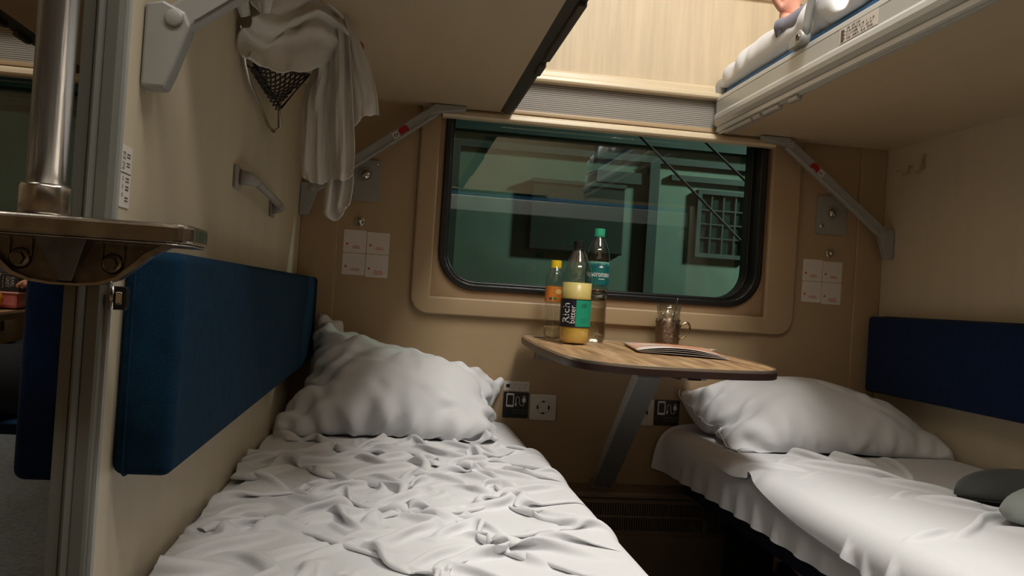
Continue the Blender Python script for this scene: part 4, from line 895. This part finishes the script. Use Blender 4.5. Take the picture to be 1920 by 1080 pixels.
MB().tube([(.006, -1.03, 1.24), A_+Vector((-.004, 0, 0)), A_+Vector((-.002, .03, -.018)), (.010, -.72, 1.142), (.014, -.68, 1.140), (.022, -.670, 1.150), (.020, -.672, 1.19), B_+Vector((.01, 0, .02))], .0032, 8).build('wire_frame', CHROME, o)
MB().tube([D_, A_+Vector((.01, 0, .004)), B_+Vector((.01, 0, .004)), C2, D_], .0026, 8).build('net_hem', mat('black_cord', (34, 26, 24), rough=.7), o)
m = MB()
K = 9
def nq(s, t): p = (A_*(1-s)+B_*s)*(1-t)+(D_*(1-s)+C2*s)*t; return p+Vector((0, 0, -.018*math.sin(PI*s)*math.sin(PI*t)))
for k in range(-8, K+1):
    for sg_ in (1, -1):
        pts = []
        for q in range(9):
            t = q/8; s = k/K+t*.55 if sg_ > 0 else (K-k)/K-t*.55
            if 0 <= s <= 1: pts.append(nq(s, t))
        if len(pts) > 1: m.tube(pts, .0017, 5, cap=False)
tag(m.build('netting', mat('black_cord', (34, 26, 24)), o), kind='stuff')
q = MB().lathe([(0, -.012), (.008, -.011), (.012, -.004), (.012, .004), (.008, .011), (0, .012)], .168, -.70, 20, z0=1.318)
tag(q.build('red_toggle', RED, loc=(.168, -.70, 1.306)), 'red round toggle peeking out behind the towel', 'toggle')

# slippers on the top sheet
def slipper(x, y, z, ang, tilt, lab, light):
    o = thing('slipper', lab, 'slipper', (x, y, z), None); G1 = mat('grey_felt', (74, 77, 74), rough=.95, sheen=.3, bump=.4, bscale=400, var=.15); G2 = mat('light_grey_felt', (150, 156, 150), rough=.95, sheen=.3, bump=.4, bscale=400, var=.1)
    def foot(t):  # half width along the length
        return .046*(math.sin(PI*min(max(t, .0), 1))**.42)*(.82+.3*t)
    n = 22; M_ = Matrix.Translation((x, y, z)) @ Matrix.Rotation(ang, 4, 'Z') @ Matrix.Rotation(tilt, 4, 'X')
    L = .25
    def tr(mb): mb.v = [tuple(M_ @ Vector(p)) for p in mb.v]; return mb
    out = [(-L/2+L*i/n, foot(i/n)) for i in range(n+1)]; poly = [(a, b) for a, b in out]+[(a, -b) for a, b in reversed(out[1:-1])]
    tr(MB().prism(poly, 0, .009, XY)).build('sole', G2 if light else G1, o, bevel=.003)
    poly2 = [(a*.93, b*.85) for a, b in poly]; tr(MB().prism(poly2, .009, .013, XY)).build('insole', mat('green_grey_felt', (112, 122, 114), rough=.95), o, bevel=.002)
    m_ = 14; G = np.zeros((12, m_+1, 3))
    for i in range(12):
        t = .47+.53*i/11; wv = foot(t)*1.02
        for j in range(m_+1):
            a = PI*j/m_; hgt = .052*max(0, 1-(i/11)**2.6)**.5
            G[i, j] = (-L/2+L*t, wv*math.cos(a), .006+hgt*math.sin(a)**.8)
    tr(MB().grid(G)).build('upper', G2 if light else G1, o, solid=.005, off=1)
    ed = [tuple(M_ @ Vector(G[0, j])) for j in range(m_+1)]; MB().tube(ed, .0045, 8).build('collar', G2, o)
    return o
slipper(1.512, -.900, .506, rad(172), rad(4), 'dark grey felt slipper lying behind its light-rimmed mate on the sheet', False)
slipper(1.478, -1.045, .509, rad(186), rad(-8), 'light-rimmed grey slipper lying in front of the darker one', True)

# ------------------------------------------------------------------ people
def skel(name, joints, bones, material, parent, subd=2, root=None):
    """one continuous skinned surface; joints {name: (pos, radius)}"""
    names = list(joints); base = parent_loc(parent); me = bpy.data.meshes.new(name)
    me.from_pydata([tuple(Vector(joints[k][0])-base) for k in names], [(names.index(a), names.index(b)) for a, b in bones], []); me.update()
    o = bpy.data.objects.new(name, me); COL.objects.link(o); o.parent = parent; me.materials.append(material)
    s = o.modifiers.new('skin', 'SKIN'); s.use_smooth_shade = True
    lay = me.skin_vertices[0].data if me.skin_vertices else None
    if lay is None:
        bm = bmesh.new(); bm.from_mesh(me); bm.verts.layers.skin.verify(); bm.to_mesh(me); bm.free(); lay = me.skin_vertices[0].data
    for i, k in enumerate(names):
        r = joints[k][1]; lay[i].radius = r if isinstance(r, tuple) else (r, r); lay[i].use_root = (k == (root or names[0]))
    q = o.modifiers.new('subd', 'SUBSURF'); q.levels = q.render_levels = subd
    return o
def chain(*k): return [(k[i], k[i+1]) for i in range(len(k)-1)]
def hand(J, Bn, pre, wrist, fwd, side_, palm_n, s=1.0, curl=.5):
    """five tapered fingers from a palm"""
    w = Vector(wrist); f = Vector(fwd).normalized(); sd = Vector(side_).normalized(); pn = Vector(palm_n).normalized()
    J[pre+'palm'] = (w+f*.045*s, (.026*s, .015*s)); J[pre+'knuck'] = (w+f*.080*s, (.034*s, .012*s)); Bn += [(pre+'wrist', pre+'palm'), (pre+'palm', pre+'knuck')]
    for i, (off, ln) in enumerate(((-.030, .070), (-.010, .080), (.010, .075), (.029, .058))):
        p = w+f*.086*s+sd*off*s; last = pre+'knuck'; dv = f.copy()
        for j in range(3):
            J['%sf%d%d' % (pre, i, j)] = (p, (.0085-.001*j)*s); Bn.append((last, '%sf%d%d' % (pre, i, j))); last = '%sf%d%d' % (pre, i, j)
            dv = (dv+pn*curl*(.5+.4*j)).normalized(); p = p+dv*(ln*(.45, .33, .25)[j])*s
        J['%sf%d3' % (pre, i)] = (p, .006*s); Bn.append((last, '%sf%d3' % (pre, i)))
    p = w+f*.03*s-sd*.026*s
    J[pre+'t0'] = (p, .011*s); p2 = p+(f*.7-sd*.7).normalized()*.034*s; J[pre+'t1'] = (p2, .009*s); p3 = p2+(f-sd*.2+pn*.3).normalized()*.028*s; J[pre+'t2'] = (p3, .007*s)
    Bn += [(pre+'palm', pre+'t0'), (pre+'t0', pre+'t1'), (pre+'t1', pre+'t2')]
def head(parent, c, face, upv, hairc):
    """head with face; c centre, face direction, up direction"""
    c = Vector(c); fz = Vector(face).normalized(); uz = Vector(upv); uz = (uz-fz*uz.dot(fz)).normalized(); sx = fz.cross(uz)
    def W(a, b, d_): return c+sx*a+uz*b+fz*d_
    n, m_ = 26, 32; G = np.zeros((n, m_+1, 3))
    for i in range(n):
        ph = PI*i/(n-1); yb = math.cos(ph)*.115; rr_ = math.sin(ph)
        for j in range(m_+1):
            a = 2*PI*j/m_; fx = math.sin(a)*.075*rr_; ff = math.cos(a)*.092*rr_
            if yb < 0: k = 1+yb*2.2; fx *= k; ff = ff*(1+yb*1.2)+(.008 if ff > 0 else 0)*rr_
            if ff > 0:
                ax = abs(fx)
                ff += .020*math.exp(-(fx/.012)**2)*math.exp(-((yb+.012)/.022)**2)      # nose
                ff -= .010*math.exp(-((ax-.030)/.014)**2)*math.exp(-((yb-.012)/.014)**2)  # eye sockets
                ff += .005*math.exp(-(fx/.022)**2)*math.exp(-((yb+.052)/.009)**2)      # lips
            G[i, j] = W(fx, yb, ff)
    hd = MB().grid(G).build('head', SKIN, parent, weld=.0005)
    for s in (-1, 1):
        e = MB().lathe([(0, -.011), (.006, -.0092), (.0095, -.0055), (.011, 0), (.0095, .0055), (.006, .0092), (0, .011)], 0, 0, 14); e.v = [tuple(W(s*.030+p[0], .012+p[1], .074+p[2])) for p in e.v]; e.build('eye', WHITEP, hd)
        e = MB().lathe([(0, 0), (.0052, 0), (.0052, .001), (0, .0015)], 0, 0, 12); e.v = [tuple(W(s*.030+p[0], .012+p[1], .0848+p[2])) for p in e.v]; e.build('iris', INK, hd)
        e = MB().tube([W(s*.072, .022, -.002), W(s*.083, .030, -.012), W(s*.086, .012, -.016), W(s*.082, -.010, -.010), W(s*.073, -.022, 0)], [.005, .007, .008, .007, .004], 8); e.build('ear', SKIN, hd)
    MB().tube([W(-.021, -.050, .089), W(0, -.052, .0965), W(.021, -.050, .089)], [.0015, .0035, .0015], 8).build('mouth', mat('lips', (170, 90, 84), rough=.4), hd)
    Hn = []; n2 = 14; G = np.zeros((n2, m_+1, 3))
    for i in range(n2):
        for j in range(m_+1):
            a = 2*PI*j/m_; front = max(0, math.cos(a)); pe = PI*(.58-.24*front); ph = pe*i/(n2-1)
            wv = 1+.03*math.sin(a*9+i); G[i, j] = W(math.sin(a)*.082*math.sin(ph)*wv, math.cos(ph)*.124, math.cos(a)*.100*math.sin(ph)*wv-.006)
    MB().grid(G).build('hair', hairc, parent, solid=.006, weld=.0003)
HAIR = mat('dark_brown_hair', (44, 30, 24), rough=.6, bump=.8, bscale=300)
SHIRT = mat('grey_knit_shirt', (120, 118, 130), rough=.9, sheen=.2, bump=.3, bscale=500)
# passenger lying on the upper bunk
p = thing('person', 'person in a grey long-sleeved shirt lying on the upper bunk, only the wrist showing', 'person', (1.45, -1.0, 1.53))
J = {'pelvis': ((1.47, -1.12, 1.62), (.15, .10)), 'waist': ((1.46, -.98, 1.63), (.135, .09)), 'chest': ((1.45, -.82, 1.66), (.15, .10)), 'neckb': ((1.42, -.68, 1.73), (.06, .06)), 'necke': ((1.39, -.62, 1.79), .055), 'skull': ((1.36, -.58, 1.85), .06),
     'rs': ((1.30, -.76, 1.68), .052), 're': ((1.262, -.60, 1.585), .042), 'rm': ((1.225, -.50, 1.560), .034), 'rwrist': ((1.205, -.405, 1.580), (.025, .021)), 'rpalm0': ((1.222, -.385, 1.625), (.024, .022)),
     'ls': ((1.60, -.74, 1.68), .052), 'le': ((1.64, -.56, 1.59), .042), 'lwrist': ((1.52, -.36, 1.585), (.028, .022)),
     'rh': ((1.40, -1.16, 1.62), .09), 'rk': ((1.36, -1.42, 1.72), .065), 'ra': ((1.42, -1.40, 1.57), .045), 'rt': ((1.46, -1.28, 1.565), .03),
     'lh': ((1.55, -1.16, 1.62), .09), 'lk': ((1.58, -1.42, 1.72), .065), 'la': ((1.62, -1.38, 1.57), .045), 'lt': ((1.66, -1.28, 1.565), .03)}
Bn = chain('pelvis', 'waist', 'chest', 'neckb', 'necke', 'skull')+chain('chest', 'rs', 're', 'rm', 'rwrist')+chain('chest', 'ls', 'le', 'lwrist')+chain('pelvis', 'rh', 'rk', 'ra', 'rt')+chain('pelvis', 'lh', 'lk', 'la', 'lt')
del J['rpalm0']
hand(J, Bn, 'r', J['rwrist'][0], (.08, -.25, 1), (1, 0, -.05), (.1, -1, .1), 1.0, .35)
hand(J, Bn, 'l', J['lwrist'][0], (-.8, .35, .02), (.3, .8, 0), (0, 0, -1), 1.0, .2)
skel('body', J, Bn, SKIN, p)
head(p, (1.33, -.53, 1.90), (-.35, .8, -.35), (0, .3, 1), HAIR)
JS = {'a': ((1.47, -1.10, 1.62), (.165, .115)), 'b': ((1.46, -.98, 1.63), (.15, .105)), 'c': ((1.45, -.82, 1.66), (.165, .115)), 'n': ((1.43, -.71, 1.71), (.075, .07)), 'rs': ((1.30, -.76, 1.68), .064), 're': ((1.262, -.60, 1.588), .053), 'rm': ((1.225, -.50, 1.562), .043), 'rc': ((1.210, -.425, 1.560), .034), 'rd': ((1.206, -.408, 1.568), .030),
      'ls': ((1.60, -.74, 1.68), .064), 'le': ((1.64, -.56, 1.59), .053), 'lc': ((1.545, -.39, 1.587), .036)}
skel('shirt', JS, chain('a', 'b', 'c', 'n')+chain('c', 'rs', 're', 'rm', 'rc', 'rd')+chain('c', 'ls', 'le', 'lc'), SHIRT, p)
cf = MB().tube([(1.207, -.414, 1.550), (1.2055, -.406, 1.570), (1.205, -.404, 1.580)], [.0325, .033, .031], 20, cap=False); cf.build('cuff', SHIRT, p, solid=.003)
skel('trousers', {'a': ((1.47, -1.10, 1.62), (.16, .11)), 'rh': ((1.40, -1.16, 1.62), .10), 'rk': ((1.36, -1.42, 1.72), .075), 'ra': ((1.42, -1.40, 1.57), .052), 'lh': ((1.55, -1.16, 1.62), .10), 'lk': ((1.58, -1.42, 1.72), .075), 'la': ((1.62, -1.38, 1.57), .052)}, [('a', 'rh'), ('rh', 'rk'), ('rk', 'ra'), ('a', 'lh'), ('lh', 'lk'), ('lk', 'la')], mat('dark_trousers', (40, 42, 52), rough=.9), p)
# passenger in the next compartment
DK = mat('black_clothing', (22, 23, 30), rough=.9, bump=.3, bscale=60)
p = thing('person', 'person in black clothes seated in the next compartment behind the post', 'person', (-.28, -.32, .49))
J = {'pelvis': ((-.26, -.30, .60), (.13, .14)), 'waist': ((-.25, -.30, .76), (.10, .13)), 'chest': ((-.25, -.30, .95), (.11, .15)), 'neckb': ((-.26, -.30, 1.10), .06), 'necke': ((-.27, -.30, 1.15), .052), 'skull': ((-.28, -.30, 1.20), .06),
     'rs': ((-.26, -.14, 1.03), .055), 're': ((-.30, -.13, .78), .045), 'rwrist': ((-.46, -.17, .705), (.026, .024)),
     'ls': ((-.26, -.46, 1.03), .055), 'le': ((-.34, -.47, .82), .045), 'lwrist': ((-.475, -.355, .800), (.026, .024)),
     'rh': ((-.30, -.21, .58), .09), 'rk': ((-.68, -.19, .60), .068), 'ra': ((-.70, -.20, .12), .045), 'rt': ((-.85, -.20, .04), .035),
     'lh': ((-.30, -.39, .58), .09), 'lk': ((-.68, -.40, .60), .068), 'la': ((-.70, -.42, .12), .045), 'lt': ((-.85, -.43, .04), .035)}
Bn = chain('pelvis', 'waist', 'chest', 'neckb', 'necke', 'skull')+chain('chest', 'rs', 're', 'rwrist')+chain('chest', 'ls', 'le', 'lwrist')+chain('pelvis', 'rh', 'rk', 'ra', 'rt')+chain('pelvis', 'lh', 'lk', 'la', 'lt')
hand(J, Bn, 'r', J['rwrist'][0], (-1, 0, -.12), (0, -1, 0), (0, 0, -1), 1, .2)
hand(J, Bn, 'l', J['lwrist'][0], (-1, .75, .12), (.5, .9, 0), (0, 0, -1), .9, .25)
skel('body', J, Bn, SKIN, p)
head(p, (-.30, -.30, 1.28), (-1, 0, -.15), (0, 0, 1), HAIR)
skel('jacket', {'a': ((-.25, -.30, .66), (.14, .16)), 'b': ((-.25, -.30, .80), (.125, .15)), 'c': ((-.25, -.30, .96), (.13, .17)), 'n': ((-.255, -.30, 1.08), .078), 'rs': ((-.26, -.14, 1.03), .068), 're': ((-.30, -.13, .78), .058), 'rc': ((-.43, -.165, .715), .038), 'ls': ((-.26, -.46, 1.03), .068), 'le': ((-.34, -.47, .82), .058), 'lc': ((-.450, -.375, .803), .038)}, chain('a', 'b', 'c', 'n')+chain('c', 'rs', 're', 'rc')+chain('c', 'ls', 'le', 'lc'), DK, p)
skel('trousers', {'a': ((-.26, -.30, .60), (.14, .15)), 'rh': ((-.30, -.21, .58), .10), 'rk': ((-.68, -.19, .60), .080), 'ra': ((-.70, -.20, .14), .06), 'lh': ((-.30, -.39, .58), .10), 'lk': ((-.68, -.40, .60), .080), 'la': ((-.70, -.42, .14), .06)}, [('a', 'rh'), ('rh', 'rk'), ('rk', 'ra'), ('a', 'lh'), ('lh', 'lk'), ('lk', 'la')], DK, p)

# ------------------------------------------------------------------ next compartment: blanket, tea packs
GB = mat('speckled_grey_blanket', (124, 128, 128), rough=.95, col2=(92, 98, 100), vscale=160, bump=.9, bscale=180, sheen=.3)
P = flat(-.05, -.72, -.47, -1.47, .50, .02, 1.02, 1.03, 17, .008, (6, 8))
P = cloth(P, .02, .02, 40, 5, bed_collider(-PITCH+1.14, .481, -1, .03, .5, -.45, -.040), .001, .9, .3)
sheet_obj('wool_blanket', P, GB, 'speckled grey blanket on the berth of the next compartment', 'blanket')
def pack(name, lab, cat_, x0, x1, y0, y1, z0, z1, c, bev=.002):
    o = thing(name, lab, cat_, ((x0+x1)/2, (y0+y1)/2, z0)); MB().box(x0, x1, y0, y1, z0, z1).build('carton', c, o, bevel=bev); return o
yb = -.10; zt = TZ(-.1)+.0012
o = pack('juice_tray', 'pink translucent food container under the tea box', 'container', -.80, -.655, yb-.055, yb+.06, zt, zt+.040, mat('pink_plastic', (196, 110, 104), rough=.15, spec=.8), .008)
MB().box(-.803, -.652, yb-.058, yb+.063, zt+.036, zt+.041).build('lid', mat('pale_pink_lid', (216, 160, 148), rough=.2), o, bevel=.002)
TB = mat('tea_box_black', (30, 29, 31), rough=.4)
o = pack('tea_box', 'black tea box with sideways lettering beyond the steel step', 'box', -.700, -.655, yb-.05, yb+.06, zt+.0412, zt+.0412+.045, TB)
m = MB(); y_ = yb-.0505
def side_txt(cx, cz): return lambda a, b: (cx-b*-1, y_, cz-a)
put_text(m, 'EARL', .0125, side_txt(-.6720, zt+.066), .9); put_text(m, 'GREY', .0125, side_txt(-.6835, zt+.066), .9)
for k in range(6): m.box(-.6945, -.6932, y_-.0002, y_+.0004, zt+.050+k*.0055, zt+.053+k*.0055)
m.build('lettering', mat('pale_ink', (176, 170, 160), rough=.6), o)
o = pack('tea_box', 'black tea box lying on top of the one with sideways lettering', 'box', -.735, -.655, yb-.045, yb+.055, zt+.0865, zt+.122, mat('tea_box_grey', (62, 62, 66), rough=.45))
m = MB(); y_ = yb-.0455
put_text(m, 'TEA', .014, lambda a, b: (-.680+a, y_, zt+.0965-b), .9); m.build('lettering', mat('white_print', (225, 225, 222), rough=.6), o)
o = pack('cup_pack', 'pale white package beside the black tea boxes', 'box', -.745, -.7015, yb-.05, yb+.05, zt+.0412, zt+.084, mat('pale_pack', (180, 180, 170), rough=.5))
q = np.zeros((14, 20, 3))
for i in range(14):
    for j in range(20):
        a = 2*PI*j/19; ph = PI*i/13; q[i, j] = (-.703+.024*math.sin(ph)*math.cos(a)*(1+.1*math.sin(3*a)), yb-.080+.018*math.sin(ph)*math.sin(a), zt+.022-.0215*math.cos(ph))
tag(MB().grid(q).build('orange_segment', mat('orange_peel', (226, 146, 44), rough=.5, bump=.4, bscale=200), loc=(-.703, -.18, zt), weld=.0003), 'orange fruit lying in front of the pink container', 'fruit')

# ------------------------------------------------------------------ side upper bunk across the aisle (mirrored in the window)
o = thing('side_bunk', 'upper side bunk across the aisle, behind the camera', 'bunk', (.9, -2.8, 1.37))
MB().box(-.6, 2.2, -3.13, -2.56, 1.38, 1.41).build('panel', BUNK_U, o); MB().box(-.6, 2.2, -2.56, -2.54, 1.365, 1.46).build('rail', RAILM, o, bevel=.006)
MB().box(-.55, 2.15, -3.12, -2.57, 1.41, 1.49).build('mattress', MATT, o, bevel=.02)
P = flat(.55, 1.15, -2.60, -3.05, 1.50, .02, 1.2, 1.2, 61, .02, (6, 6), .01)
P = cloth(P, .02, .02, 25, 5, lambda P, Q: np.maximum(P[..., 2], 1.50, out=P[..., 2]), .001, .9, .4)
sheet_obj('folded_bedding', P, WHITEC, 'white bedding left on the side bunk across the aisle', 'bedding')
